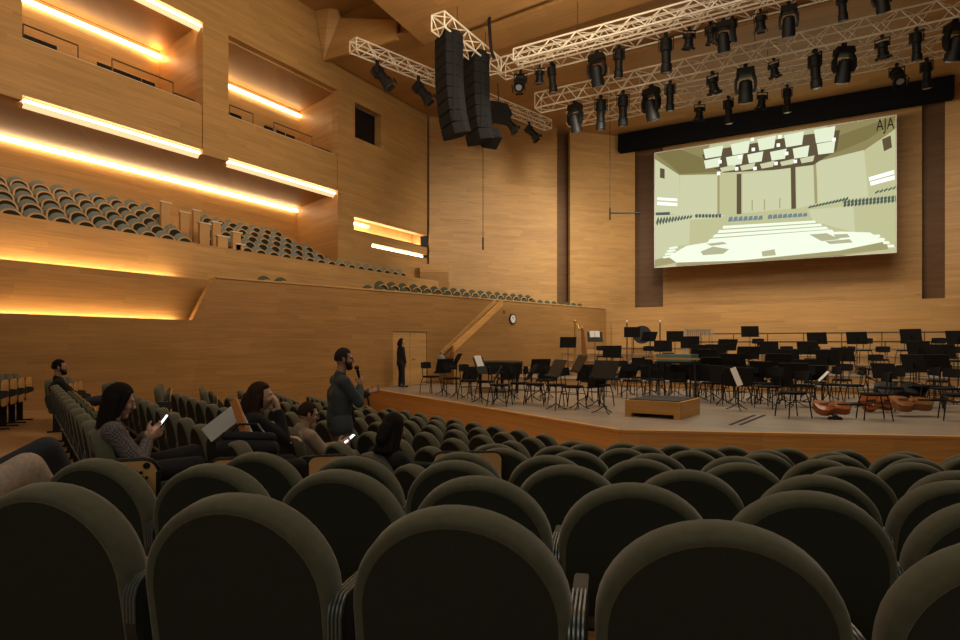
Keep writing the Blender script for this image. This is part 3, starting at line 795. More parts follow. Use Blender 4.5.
# stands: (px of desk, py of desk centre, depth, kind)
ST = [(444, 366, 19.0, 'b'), (456, 362, 18.0, 'a'), (481, 366, 16.4, 'w'), (497, 374, 16.2, 'a'), (512, 372, 17.6, 'b'), (531, 371, 16.9, 'a'), (556, 370, 14.6, 'a'), (548, 372, 18.2, 'b'), (578, 364, 14.8, 'a'), (568, 341, 25.4, 'b'), (604, 368, 13.9, 'a'), (588, 372, 16.8, 'b'),
      (595, 330, 27.4, 'w'), (632, 331, 26.8, 'b'), (649, 334, 26.2, 'a'), (675, 333, 25.6, 'b'), (690, 341, 23.0, 'b'), (663, 346, 24.0, 'b'), (705, 357, 19.2, 'b'), (727, 344, 22.0, 'a'), (734, 361, 16.4, 'b'), (713, 366, 17.4, 'a'), (698, 372, 17.0, 'b'),
      (750, 331, 25.4, 'b'), (768, 348, 20.8, 'b'), (778, 362, 17.6, 'a'), (762, 368, 16.4, 'b'), (808, 347, 20.6, 'b'), (817, 338, 23.0, 'g'), (828, 359, 17.4, 'b'), (795, 372, 15.4, 'a'), (822, 379, 14.4, 'w2'), (738, 378, 14.6, 'n'), (806, 366, 18.2, 'b'),
      (857, 338, 22.2, 'b'), (868, 376, 15.0, 't'), (843, 353, 19.4, 'g'), (911, 335, 22.0, 'b'), (919, 348, 18.8, 'g'), (914, 364, 15.4, 'b'), (958, 338, 20.2, 'b'), (934, 363, 16.0, 'a'), (652, 378, 18.8, 'b'), (628, 374, 19.2, 'a'), (642, 364, 20.6, 'b'), (662, 371, 20.0, 'a'), (690, 362, 20.4, 'b'), (716, 352, 21.2, 'b'), (722, 374, 15.9, 'b'), (748, 352, 19.6, 'a'), (752, 379, 17.0, 'b'), (788, 356, 19.0, 'b'), (782, 378, 15.8, 'b'), (812, 372, 16.6, 'a'), (700, 350, 22.4, 'a'), (470, 373, 17.9, 'b'), (540, 366, 18.8, 'b'), (598, 378, 15.4, 'b'), (884, 372, 17.8, 'b'), (944, 352, 18.8, 'b'), (675, 374, 18.6, 'b'), (612, 352, 22.6, 'b')]
ST.sort()
P_st = {}
i_f = i_r = 0
for px, py, Z, kind in ST:
    x, y = at(px, Z); zf = stage_z(x, y); zd = zat(py, Z)
    h = min(1.35, max(.72, zd-zf)); key = (kind, round(h, 1))
    if key not in P_st: P_st[key] = make_stand({'a': 28, 'b': 16, 'w': 20, 'w2': 42, 'n': 20, 't': 55, 'g': 18}[kind], round(h, 1), .13 if kind == 'w' else .02 if kind == 'w2' else None)
    if zf == 0: i_f += 1; lab = 'black music stand on the flat stage floor, %s from the left' % nth(i_f)
    else: i_r += 1; lab = 'black music stand on the rear stage risers, %s from the left' % nth(i_r)
    if kind in ('w', 'w2'): lab = lab.replace('black music stand', 'black music stand with open white music')
    turn = {'a': .5, 'b': .0, 'w': PI+.1, 'w2': PI-.45, 'n': 1.2, 't': -.7, 'g': 0}[kind]
    # a player faces the podium, so the desk's front looks away from it
    P_st[key].place((x, y, zf), face_podium(x, y)+turn, lab, 'music stands')
# sheet of music leaning on a chair
x, y = at(738, 14.5)
mb = MB(); mb.box((0, 0, .02), (.13, .012, .46), Matrix.Rotation(math.radians(-24), 3, 'Y') @ Matrix.Rotation(math.radians(-15), 3, 'X')); tag(mb.build('music_folder', 'white', loc=(x, y-.25, .80)), 'narrow white music folder leaning on a black stand in mid stage', 'folder')
# conductor's podium and rail
a = Vector((*at(625, 13.4), 0)); b = Vector((*at(680.5, 12.75), 0)); c = Vector((*at(700, 13.85), 0))
t = thing('conductor_podium', 'orange wooden conductor podium with black top mat and front rail', 'podium', a)
b -= a; c -= a; a0 = Vector((0, 0, 0)); d_ = c-b
up = lambda z: Vector((0, 0, z))
mb = MB(); H = .36
mb.prism([a0+up(.085), b+up(.085), c+up(.085), d_+up(.085)], up(H-.085)); mb.build('box', 'oak_lip', t)
e1 = b.normalized(); e2 = d_.normalized()
for p0, p1 in ((a0+e1*.0, a0+e1*.14), (b-e1*.14, b)):
    mb = MB(); mb.prism([p0, p1, p1+d_, p0+d_], up(.085)); mb.build('foot', 'oak_lip', t)
mb = MB(); mb.prism([a0+e1*.06+e2*.06, b-e1*.06+e2*.06, c-e1*.06-e2*.06, d_+e1*.06-e2*.06], up(.02)); mb.xform(Matrix.Translation((0, 0, H))); mb.build('top_mat', 'mat', t)
q0 = d_*.93+e1*.08; q1 = c-d_*.07-e1*.08; zr = 1.22
mb = MB(); mb.tube([q0+up(H), q0+up(zr)], .018, 6); mb.build('rail_post', 'steel', t)
mb = MB(); mb.tube([q1+up(H), q1+up(zr)], .018, 6); mb.build('rail_post', 'steel', t)
mb = MB(); mb.box((q0+q1)/2+up(zr+.02), ((q1-q0).length+.2, .09, .035), Matrix.Rotation(math.atan2(e1.y, e1.x), 3, 'Z')); mb.build('hand_rail', 'seatwood', t)
# table with a teal cover just behind it
x, y = at(677, 17.0)
t = thing('score_table', 'small table with a dull teal cover behind the podium', 'table', (x, y, 0), -.2)
mb = MB(); mb.box((0, 0, 1.20), (1.0, .5, .20)); mb.build('cover', 'teal', t)
mb = MB(); mb.box((0, 0, 1.07), (1.05, .55, .05)); mb.build('tabletop', 'black', t)
for sx in (-1, 1):
    for sy in (-1, 1): mb = MB(); mb.tube([(sx*.46, sy*.2, 0), (sx*.46, sy*.2, 1.05)], .02, 6); mb.build('leg', 'black', t)
# floor marks
for k, dx in enumerate((0, 10)):
    A = Vector((*at(730+dx, 1.58*F/(425-344)), 0)); B = Vector((*at(755+dx, 1.58*F/(415-344)), 0)); n = Vector((B-A).normalized().cross(Vector((0, 0, 1))))*.035
    mb = MB(); mb.prism([A-n, A+n, B+n, B-n], up(.004)); tag(mb.build('floor_slot', 'black'), 'dark slot line in the stage floor by the podium, %s' % ('left one' if k == 0 else 'right one'), 'floor slot')
# cellos lying on their sides -------------------------------------------
def cello(label, loc, rz, body, top, lean=1.35, s=1.0):
    t = thing('cello', label, 'cello', loc, rz, 'cellos on the stage')
    def outline(k=1.0):
        half = [(0, .0), (.12, .005), (.195, .06), (.215, .15), (.19, .245), (.145, .30), (.125, .36), (.135, .43), (.165, .49), (.172, .57), (.14, .66), (.07, .725), (.03, .74)]
        pts = half+[(-x, y) for x, y in reversed(half[1:])]
        return [(x*k, (y-.37)*k+.37) for x, y in pts]
    # build in local frame: length along +X, width along Z-ish, depth along Y; the rib side rests on the floor
    R = Matrix.Translation((0, 0, .225)) @ Matrix.Rotation(lean-PI/2, 4, 'X')
    def P3(pts, y): return [Vector((l, y, w)) for w, l in pts]
    mb = MB(); mb.loft([P3(outline(), -.058), P3(outline(), .058)]); mb.xform(R); mb.build('ribs', body, t, True, angle=50)
    for nm, y0, y1, m in (('top_plate', -.060, -.082, top), ('back_plate', .060, .080, body)):
        mb = MB(); mb.loft([P3(outline(1.02), y0), P3(outline(1.02), y0+(y1-y0)*.35), P3(outline(.85), y1)]); mb.xform(R); mb.build(nm, m, t, True)
    mb = MB(); mb.box((.88, -.075, 0), (.40, .022, .04)); mb.box((.75, -.095, 0), (.60, .008, .045)); mb.xform(R); nk = mb.build('neck', 'black', t)
    mb = MB(); mb.capsule((1.08, -.07, 0), .022, (1.20, -.05, 0), .016); mb.lathe([(.0, -.02), (.028, -.02), (.028, .02), (.0, .02)], 12, Matrix.Translation((1.235, -.055, 0))); mb.xform(R); mb.build('scroll', body, nk, True)
    mb = MB()
    for k in (0, 1):
        for s_ in (-1, 1): mb.tube([(1.10+.06*k, -.06, 0), (1.10+.06*k, -.06, s_*.08)], [.008, .014], 6)
    mb.xform(R); mb.build('pegs', 'black', nk)
    mb = MB(); mb.box((.33, -.118, 0), (.012, .075, .09)); mb.xform(R); mb.build('bridge', 'spruce', t)
    mb = MB(); mb.prism([Vector((.07, -.105, -.012)), Vector((.07, -.105, .012)), Vector((.25, -.115, .024)), Vector((.25, -.115, -.024))], (0, .008, 0)); mb.xform(R); mb.build('tailpiece', 'black', t)
    mb = MB()
    for w in (-.015, -.005, .005, .015): mb.tube([(.24, -.122, w), (.33, -.158, w*1.5), (1.06, -.10, w*.7)], .0016, 4)
    mb.xform(R); mb.build('strings', 'steel', t)
    mb = MB()
    for s_ in (-1, 1): mb.tube([(.27, -.083, s_*.075), (.33, -.085, s_*.085), (.39, -.083, s_*.07)], .006, 6)
    mb.xform(R); mb.build('sound_holes', 'black', t)
    mb = MB(); mb.tube([(0, 0, 0), (-.30, 0, 0)], .006, 6); mb.xform(R); mb.build('endpin', 'steel', t)
    t.scale = (s,)*3
    return t
x, y = at(815, 13.0); cello('orange-brown cello lying on its side left of centre right stage', (x, y, 0), .18+math.radians(20), 'varnish', 'varnish', .45)
x, y = at(893, 13.4); cello('brown cello with a shiny top lying at the right edge of the stage', (x, y, .02), .30+math.radians(12), 'varnish2', 'varnish2', .40, 1.12)
x, y = at(862, 14.2); cello('reddish cello lying behind a chair, mostly hidden', (x, y, 0), .45, 'varnish', 'varnish', 1.0)
# double basses in dark finish lying further back
x, y = at(876, 15.6); o = cello('dark double bass lying across the stage behind the cellos', (x, y, .05), .30, 'black', 'black', .5, 1.5); o['category'] = 'double bass'; o.name = 'double_bass'; del o['group']
# black shoe-like pedal box under the cello
x, y = at(835, 12.8)
t = thing('effects_pedal', 'small black pedal on the floor beside the orange cello', 'pedal', (x, y, 0), .3)
mb = MB(); mb.box((0, 0, .03), (.26, .14, .06), taper=.85); mb.build('case', 'black', t); mb = MB(); mb.box((0, .01, .085), (.10, .12, .03), Matrix.Rotation(.2, 3, 'X')); mb.build('treadle', 'mat', t)
# harp ----------------------------------------------------------------
x, y = at(575, 26.6); zf = stage_z(x, y)
t = thing('harp', 'gilded concert harp standing at the left of the rear risers', 'harp', (x, y, zf), -.5)
HT = zat(320, 26.6)-zf
mb = MB(); mb.lathe([(.07, 0), (.09, .05), (.05, .12), (.04, .3), (.036, HT*.8), (.05, HT*.86), (.04, HT*.9), (.075, HT*.96), (.085, HT*.985), (.05, HT)], 14); mb.build('column', 'gold', t, True)
mb = MB(); mb.loft([[Vector((lx, s*w, z)) for s, z in ((-1, z0), (1, z0), (1, z0+.03), (-1, z0+.03))] for lx, w, z0 in ((.08, .16, .02), (.75, .20, .02))]); mb.build('base', 'gold', t)
mb = MB(); mb.loft([[Vector((lx+.04*math.cos(a)*1.2, w*math.sin(a), z)) for a in [2*PI*k/10 for k in range(10)]] for lx, w, z in ((.70, .19, .05), (.60, .13, .7), (.50, .07, HT*.80))]); mb.build('soundbox', 'varnish2', t, True)
mb = MB(); mb.tube([(.02, 0, HT*.93), (.15, 0, HT*.90), (.27, 0, HT*.82), (.40, 0, HT*.80), (.52, 0, HT*.84)], [.03, .035, .04, .04, .03], 8); mb.build('neck', 'gold', t, True)
mb = MB()
for k in range(22):
    f = k/21; mb.tube([(.10+.38*f, 0, HT*(.88-.05*math.sin(PI*min(1, f*1.2)))), (.12+.42*f, 0, .10+f*HT*.62)], .0015, 4)
mb.build('strings', 'silver', t)
# percussion at the back
x, y = at(642, 29.6); zf = stage_z(x, y)
t = thing('bass_drum', 'large dark concert bass drum on the back riser between two posts', 'drum', (x, y, zf), .3)
Rx = Matrix.Translation((0, 0, zat(326, 29.6)-zf-.42)) @ Matrix.Rotation(PI/2, 4, 'X')
mb = MB(); mb.lathe([(.40, -.22), (.42, -.21), (.42, .21), (.40, .22)], 28, Rx); mb.build('shell', 'black', t, True)
for s_ in (-1, 1): mb = MB(); mb.lathe([(.41, s_*.222-.01), (.435, s_*.222-.01), (.435, s_*.222+.01), (.41, s_*.222+.01), (.02, s_*.222)], 28, Rx); mb.build('hoop', 'steel', t, True)
mb = MB()
for s_ in (-1, 1): mb.tube([(s_*.40, 0, 0), (s_*.40, 0, 1.0)], .02, 6); mb.tube([(s_*.40, -.3, .015), (s_*.40, .3, .015)], .02, 6)
mb.build('stand', 'black', t)
for i, px in enumerate((627, 660)):
    x, y = at(px, 28.6); zf = stage_z(x, y); zt = zat(321, 28.6)-zf
    t = thing('lamp_post', 'slim dark post with a pale bulb behind the percussion, %s of two' % ('left' if i == 0 else 'right'), 'post', (x, y, zf), 0, 'slim posts at the back')
    mb = MB(); mb.tube([(0, 0, 0), (0, 0, zt-.1)], .03, 8); mb.build('pole', 'rail', t); mb = MB(); mb.ell((0, 0, zt-.02), (.05, .05, .06)); mb.build('bulb', 'pale', t, True)
    mb = MB(); mb.lathe([(.16, 0), (.15, .02), (.03, .03)], 14); mb.build('foot', 'rail', t)
x, y = at(698, 28.2); zf = stage_z(x, y); zt = zat(329, 28.2)-zf
t = thing('vibraphone', 'pale silver vibraphone with resonator tubes on the back riser', 'vibraphone', (x, y, zf), .45)
mb = MB(); mb.prism([Vector((-.55, -.34, zt-.05)), Vector((.55, -.20, zt-.05)), Vector((.55, .20, zt-.05)), Vector((-.55, .34, zt-.05))], up(.05)); mb.build('bars', 'silver', t)
mb = MB()
for k in range(12): mb.tube([(-.5+.09*k, -.12, zt-.06), (-.5+.09*k, -.12, zt-.62+.03*k)], .026, 8)
mb.build('resonators', 'silver', t)
for sx in (-1, 1):
    for sy in (-1, 1): mb = MB(); mb.tube([(sx*.56, sy*.22, 0), (sx*.56, sy*.22, zt)], .02, 6); mb.build('leg', 'silver', t)
# wind instruments on stands: brass and bassoons glinting among the desks
for i, (px, Z, m, tilt) in enumerate(((757, 20.2, 'varnish', .05), (722, 19.6, 'silver', -.25), (838, 20.0, 'gold', .2), (797, 19.0, 'gold', -.3), (776, 18.6, 'silver', .2))):
    x, y = at(px, Z); zf = stage_z(x, y)
    nm, lb = [('bassoon', 'reddish-brown bassoon standing upright among the desks'), ('clarinet', 'dark clarinet with silver keys leaning left of centre stage'), ('trumpet', 'gold trumpet on a stand right of centre stage'), ('french_horn', 'gold horn bell glinting among the black stands'), ('oboe', 'slender instrument with silver keys standing among the desks')][i]
    t = thing(nm, lb, 'instrument', (x, y, zf))
    R = Matrix.Rotation(tilt, 4, 'Y')
    mb = MB(); mb.lathe([(.055 if m == 'gold' else .035, .52), (.03, .60), (.018, .75), (.016, 1.2), (.02, 1.22), (.012, 1.30)], 10, R); mb.build('body', m if m != 'silver' else 'black', t, True)
    mb = MB()
    for k in range(7): mb.ell(R @ Vector((.0, -.022, .70+.075*k)), (.016, .012, .016), 6, 4)
    mb.build('keys', 'silver', t)
    mb = MB()
    for k in range(3): a = 2*PI*k/3+.5; mb.tube([(0, 0, .5), (.2*math.cos(a), .2*math.sin(a), .012)], .01, 5)
    mb.build('stand', 'black', t)
# low wooden benches and rails by the parapet
for i, (px0, px1, py, Z) in enumerate(((690, 958, 342, 28.4), (700, 958, 334, 30.4))):
    A = at(px0, Z); xe = 4.6; zf = stage_z(A[0], A[1]); y0 = A[1]; zt = zat(py, Z)
    t = thing('riser_rail', 'long dark horizontal rail along the rear risers, %s one' % ('lower' if i == 0 else 'upper'), 'railing', (A[0], y0, zf), 0, 'riser rails')
    z1 = zt-zf
    mb = MB(); mb.box(((xe-A[0])/2, 0, z1), (xe-A[0], .05, .06)); mb.build('bar', 'rail', t)
    mb = MB(); mb.box(((xe-A[0])/2, 0, z1-.2), (xe-A[0], .04, .05)); mb.build('bar', 'oak', t)
    for k in range(8): xx = .05+(xe-A[0]-.1)*k/7; mb = MB(); mb.box((xx, 0, z1/2), (.04, .05, z1)); mb.build('post', 'rail', t)
# clock on W1 ----------------------------------------------------------
q, Z = on_w1(512, .0); zc = zat(319, Z); ang = math.atan2(W1n.y, W1n.x)
t = thing('wall_clock', 'round black wall clock with white face above the stage, right of the stair', 'clock', (q.x, q.y, zc), ang)
Rc = Matrix.Rotation(PI/2, 4, 'Y')
mb = MB(); mb.lathe([(.20, .0), (.23, .01), (.23, .07), (.20, .085), (.185, .06)], 28, Rc); mb.build('rim', 'black', t, True)
mb = MB(); mb.lathe([(.185, .05), (.185, .066), (.001, .066)], 28, Rc); mb.build('dial', 'clock', t)
mb = MB(); mb.box((.072, .03, .03), (.006, .018, .11), Matrix.Rotation(-.7, 3, 'X')); mb.box((.074, -.02, .05), (.006, .014, .15), Matrix.Rotation(.4, 3, 'X')); mb.build('hands', 'black', t)
mb = MB()
for k in range(12):
    a = 2*PI*k/12; mb.box((.068, .155*math.sin(a), .155*math.cos(a)), (.004, .012, .03), Matrix.Rotation(-a, 3, 'X'))
mb.build('hour_marks', 'black', t)
# small A-shaped handrail by the stage steps
x, y = at(366.5, 19.0); zf = floor_z((366.5-480)/F*19.0, 19.0)
t = thing('step_handrail', 'small black A-shaped handrail beside the stage end, behind the standing speaker', 'handrail', (x, y, zf), YAW)
hz = zat(393, 19.0)-zf
mb = MB(); mb.tube([(-.16, 0, 0), (-.10, 0, hz), (.0, 0, hz+.03), (.22, 0, .0)], .035, 6); mb.build('rail', 'black', t); mb = MB(); mb.tube([(-.12, 0, hz*.45), (.10, 0, hz*.45)], .02, 6); mb.build('crossbar', 'black', t)
# loose paper and a low bench behind the first desks at far left
x, y = at(441, 19.4); mb = MB(); mb.box((0, 0, 0), (.40, .02, .62), Matrix.Rotation(.25, 3, 'Y')); 
t = thing('backpack', 'pale grey cloth bag hanging on the leftmost chair of the stage', 'bag', (x, y, 1.0), YAW)
mb = MB(); mb.capsule((0, 0, -.2), .17, (0, 0, .12), .13, 12, .6); mb.build('bag_body', 'greybag', t, True); mb = MB(); mb.tube([(-.08, 0, .2), (0, 0, .34), (.08, 0, .2)], .012, 6); mb.build('strap', 'greybag', t)
# grand piano-like low black chest behind the left desks
A = at(500, 20.5)
t = thing('grand_piano', 'closed black grand piano behind the desks at the left of the stage', 'piano', (A[0], A[1], 0), math.radians(25))
ring = [(-.75, -.9), (.75, -.9), (.75, .2), (.70, .75), (.45, 1.15), (.05, 1.35), (-.35, 1.30), (-.68, 1.0), (-.75, .5)]
mb = MB(); mb.prism([Vector((u, v, .62)) for u, v in ring], up(.34)); mb.build('case', 'black', t)
mb = MB(); mb.prism([Vector((u*1.02, v*1.01+.12*(v < -.5), .965)) for u, v in ring], up(.03)); mb.build('lid', 'black', t)
mb = MB(); mb.box((0, -1.0, .66), (1.45, .24, .06)); mb.build('keyboard_lid', 'black', t)
for u, v in ((-.6, -.7), (.6, -.7), (0, 1.0)): mb = MB(); mb.tube([(u, v, 0), (u, v, .62)], [.03, .06], 8); mb.build('leg', 'black', t)

# ================================================================== SCREEN
SY = 34.0
sx0, sx1 = on_y(655, SY)[0], on_y(895.5, SY)[0]; sz0, sz1 = CH+4.25, CH+10.52
t = thing('projection_screen', 'large projection screen over the stage showing a picture of a concert hall', 'screen', ((sx0+sx1)/2, SY, sz0))
OX, OZ = (sx0+sx1)/2, sz0
mb = MB(); mb.box((0, .03, (sz1-sz0)/2), (sx1-sx0+.10, .04, sz1-sz0+.10)); mb.build('screen_cloth', 'white', t)
PAL = [('wall', (.66, .63, .36), .95), ('wall_b', (.72, .70, .45), 1.0), ('dark', (.30, .24, .09), .8), ('ceil', (.40, .33, .14), .8), ('sail', (.85, .88, .66), 1.1), ('gap', (.16, .11, .06), .8), ('seat', (.11, .15, .13), .8), ('stage', (.92, .95, .78), 1.2), ('line', (.55, .52, .33), 1.0), ('lamp', (1, 1, .9), 1.4), ('blue', (.22, .29, .33), .9), ('edge', (.47, .41, .20), .9), ('ink', (.06, .07, .05), .3)]
def screen_emit(n, c, s):
    m = emit(n, c, s); m.node_tree.nodes['Principled BSDF'].inputs['Base Color'].default_value = (.01, .01, .01, 1); m.node_tree.nodes['Principled BSDF'].inputs['Specular IOR Level'].default_value = 0; return m
pm = [screen_emit('picture_'+n, (c[0]*.90, c[1]*.95, c[2]*.92), s*.84) for n, c, s in PAL]; PI_ = {n: i for i, (n, _, _) in enumerate(PAL)}
mb = MB(); layer = [0]
def zp(u, v):
    px, py = 640+u/3, 100+v/3; x, Z = on_y(px, SY); return x-OX, zat(py, Z)-OZ
def poly(name, pts):
    layer[0] += 1; y = .008-.0004*layer[0]; mb.mi = PI_[name]
    P = []
    for u, v in pts:
        x, z = zp(u, v); x = min(max(x, sx0-OX), sx1-OX); z = min(max(z, 0), sz1-sz0); P.append(mb.bm.verts.new((x, y, z)))
    mb.face(P)
def strip_q(name, a, b, w):
    (u0, v0), (u1, v1) = a, b; poly(name, [(u0, v0), (u1, v1), (u1, v1+w), (u0, v0+w)])
poly('wall', [(40, 140), (775, 40), (775, 465), (38, 505)])
poly('ceil', [(40, 150), (210, 128), (195, 170), (245, 222), (118, 225), (40, 178)])
poly('ceil', [(560, 70), (770, 40), (770, 88), (676, 150), (528, 185), (590, 110)])
poly('dark', [(40, 150), (120, 140), (190, 175), (235, 215), (120, 222), (90, 195)])
poly('dark', [(600, 105), (770, 45), (770, 62), (680, 120), (560, 170)])
poly('wall_b', [(40, 178), (118, 225), (120, 345), (40, 335)])
poly('wall_b', [(120, 226), (235, 224), (235, 345), (120, 348)])
poly('wall', [(237, 224), (300, 222), (300, 345), (237, 345)])
poly('wall_b', [(308, 222), (452, 205), (455, 325), (308, 340)])
poly('gap', [(290, 222), (304, 221), (304, 342), (290, 343)])
poly('gap', [(452, 200), (466, 198), (468, 326), (454, 327)])
poly('edge', [(232, 224), (239, 224), (239, 345), (232, 345)])
poly('wall_b', [(468, 200), (522, 190), (526, 312), (470, 326)])
poly('edge', [(520, 188), (530, 187), (532, 310), (524, 311)])
poly('wall_b', [(528, 185), (672, 150), (685, 290), (534, 310)])
poly('wall', [(674, 150), (772, 86), (775, 262), (686, 290)])
for s in ((335, 300, 332), (372, 298, 330), (418, 293, 325)): poly('edge', [(s[0], s[1]), (s[0]+3, s[1]), (s[0]+3, s[2]), (s[0], s[2])])
poly('gap', [(726, 118), (752, 106), (756, 142), (732, 154)]); poly('gap', [(60, 204), (74, 207), (74, 236), (60, 233)])
for q in (([(52, 292), (112, 296), (112, 303), (52, 300)]), ([(52, 305), (112, 309), (112, 318), (52, 315)]), ([(686, 232), (762, 210), (763, 222), (688, 243)]), ([(690, 246), (764, 226), (764, 238), (692, 257)])): poly('lamp', q)
poly('gap', [(185, 165), (250, 145), (470, 108), (600, 90), (590, 150), (520, 195), (400, 210), (250, 218), (200, 195)])
for r, (y0, y1, xs) in enumerate(((140, 168, (190, 250)), (125, 158, (272, 330)), (110, 144, (352, 408)), (98, 134, (432, 492)), (82, 122, (522, 586)))):
    poly('sail', [(xs[0], y0+8), (xs[1], y0-4), (xs[1]-6, y1), (xs[0]+6, y1+8)])
for x0, y0, w, h in ((192, 178, 50, 28), (258, 168, 52, 30), (322, 160, 48, 30), (390, 152, 50, 30), (458, 142, 50, 34), (530, 128, 56, 36), (240, 200, 48, 16), (300, 194, 46, 18), (360, 188, 44, 18), (420, 182, 44, 16), (480, 172, 44, 18)):
    poly('sail' if h > 20 else 'wall_b', [(x0, y0+4), (x0+w, y0-6), (x0+w-5, y0+h-6), (x0+5, y0+h)])
for x, y in ((337, 118), (340, 148), (420, 110), (415, 135), (345, 205), (408, 190), (236, 220), (290, 206), (440, 160), (300, 170), (240, 185), (582, 118), (466, 184)): poly('lamp', [(x-5, y-4), (x+5, y-5), (x+5, y+5), (x-5, y+6)])
# parapets, seats, stage
poly('wall_b', [(40, 345), (255, 345), (150, 432), (110, 440), (40, 500)]); poly('wall', [(150, 360), (262, 352), (262, 392), (148, 432)])
poly('wall_b', [(500, 330), (640, 318), (645, 398), (505, 360)]); poly('wall', [(640, 318), (775, 306), (775, 440), (720, 420), (645, 398)])
poly('wall', [(262, 345), (505, 328), (520, 365), (255, 385)])
for i in range(12): u = 48+i*9; poly('seat', [(u, 362-i*1.2+6), (u+7, 350-i*.6), (u+10, 360-i*.9), (u+4, 378-i*2)])
for i in range(8): u = 165+i*10; poly('seat', [(u, 345), (u+8, 341), (u+9, 352), (u+2, 354)])
poly('seat', [(48, 338), (90, 336), (90, 345), (48, 346)])
for i in range(12): u = 505+i*10; poly('seat', [(u, 322-i*2.2), (u+9, 316-i*2.4), (u+10, 322-i*2.2), (u+1, 326-i*2)])
for r in range(2):
    for i in range(15): u = 610+i*11; poly('seat', [(u, 306-i*1.2+r*10), (u+8, 298-i*.9+r*10), (u+10, 308-i*1.0+r*9), (u+2, 314-i*1+r*9)])
for i in range(5): u = 705+i*13; poly('seat', [(u, 278-i*3), (u+11, 270-i*3), (u+12, 275-i*3), (u+1, 283-i*3)])
for i in range(7): u = 264+i*15; poly('blue', [(u, 366-i*.9), (u+4, 352-i*.6), (u+14, 350-i*.6), (u+14, 364-i*.9)])
for i in range(8): u = 383+i*15; poly('blue', [(u, 358-i*1), (u+2, 346-i*.7), (u+13, 343-i*.7), (u+14, 356-i*1)])
for i in range(5):
    a = i*13; poly('stage', [(250-a, 378+a), (525+a*1.3, 362+a*.7), (528+a*1.5, 370+a*.75), (248-a*1.15, 388+a)]); poly('line', [(248-a, 387+a), (528+a*1.4, 369+a*.75), (530+a*1.4, 371+a*.8), (247-a, 390+a)])
poly('stage', [(140, 438), (260, 418), (600, 395), (690, 398), (735, 425), (600, 452), (300, 482), (110, 488), (85, 470)])
poly('edge', [(85, 470), (110, 488), (40, 503), (40, 480)]); poly('edge', [(300, 482), (600, 452), (735, 425), (745, 448), (600, 466), (300, 492), (110, 500), (110, 488)])
for q in (([(508, 404), (560, 400), (600, 418), (545, 424)]), ([(580, 404), (622, 402), (630, 412), (590, 416)]), ([(555, 424), (630, 418), (638, 428), (570, 433)]), ([(182, 455), (220, 440), (268, 448), (250, 462), (190, 466)]), ([(200, 432), (250, 426), (262, 432), (215, 438)]), ([(365, 455), (404, 448), (408, 466), (368, 470)])): poly('line', q)
for i in range(4): poly('stage', [(700+i*14, 405+i*10), (718+i*14, 404+i*10), (722+i*14, 412+i*10), (702+i*14, 413+i*10)]); poly('stage', [(70+i*6, 470-i*9), (95+i*6, 466-i*9), (96+i*6, 472-i*9), (70+i*6, 476-i*9)])
pic = mb.build('projected_picture', pm, t)
# letters on the picture
def letters(txt, u, v, size, y):
    cu = bpy.data.curves.new('caption', 'FONT'); cu.body = txt; cu.size = size; cu.extrude = .001
    tmp = bpy.data.objects.new('caption', cu); col.objects.link(tmp); dg = bpy.context.evaluated_depsgraph_get(); dg.update()
    me = bpy.data.meshes.new_from_object(tmp.evaluated_get(dg)); bpy.data.objects.remove(tmp)
    o = bpy.data.objects.new('caption', me); col.objects.link(o); me.materials.clear(); me.materials.append(M['black'])
    x, z = zp(u, v); o.location = (x, y, z); o.rotation_euler = (PI/2, 0, 0); o.parent = t; return o
o = letters('AJA', 708, 95, .62, -.09); o.scale = (.72, 1.25, 1)
# roller case above
bx0, bx1 = on_y(619, 33.7)[0], on_y(954, 33.7)[0]
mb = MB(); mb.box(((bx0+bx1)/2, 33.75, CH+11.27), (bx1-bx0, .5, .95)); tag(mb.build('screen_case', 'blackcloth'), 'long black screen case hanging above the projection screen', 'screen case')

# ================================================================== RIG
def truss_mb(P, Q, size, r=.033, step=.5):
    P, Q = Vector(P), Vector(Q); d = (Q-P).normalized(); u = Vector((-d.y, d.x, 0)).normalized()*size/2; v = Vector((0, 0, size/2)); L = (Q-P).length
    corners = [u+v, -u+v, -u-v, u-v]; ch = MB(); lc = MB()
    for c in corners: ch.tube([P+c, Q+c], r, 6)
    for e in (P, Q):
        for a, b in zip(corners, corners[1:]+corners[:1]): ch.tube([e+a, e+b], r*.8, 6)
    n = max(2, int(L/step))
    for k in range(n):
        a0 = P+d*(L*k/n); a1 = P+d*(L*(k+1)/n)
        for i in range(4):
            c0, c1 = corners[i], corners[(i+1) % 4]
            if (k+i) % 2: c0, c1 = c1, c0
            lc.tube([a0+c0, a1+c1], r*.62, 5)
    return ch, lc
def truss(label, P, Q, size, cables=(), step=.46):
    P, Q = Vector(P), Vector(Q); t = thing('lighting_truss', label, 'truss', P, 0)
    ch, lc = truss_mb(Vector((0, 0, 0)), Q-P, size, step=step)
    ch.build('chords', 'alu', t); lc.build('lacing', 'alu', t)
    for f in cables:
        q = (Q-P)*f; mb = MB(); mb.tube([q+Vector((0, 0, size/2)), q+Vector((0, 0, CH+11.4-P.z))], .012, 5); mb.build('suspension_cable', 'steel', t)
    return t
def tpt(px, py, wy): x, Z = on_y(px, wy); return Vector((x, wy, zat(py, Z)))
TRS = {}
def cross_truss(key, label, px, py, wy, xr, size, cables):
    P = tpt(px, py, wy); Q = Vector((xr, wy, P.z)); truss(label, P, Q, size, cables); TRS[key] = P.z-size/2
cross_truss('t0', 'aluminium lighting truss nearest the camera, starting above the right speaker array', 516, 57, 19.2, 5.5, .4, (.15, .5, .85))
cross_truss('t1', 'aluminium lighting truss with its open end beside the speaker arrays', 502, 69, 20.9, 5.5, .6, (.1, .45, .8))
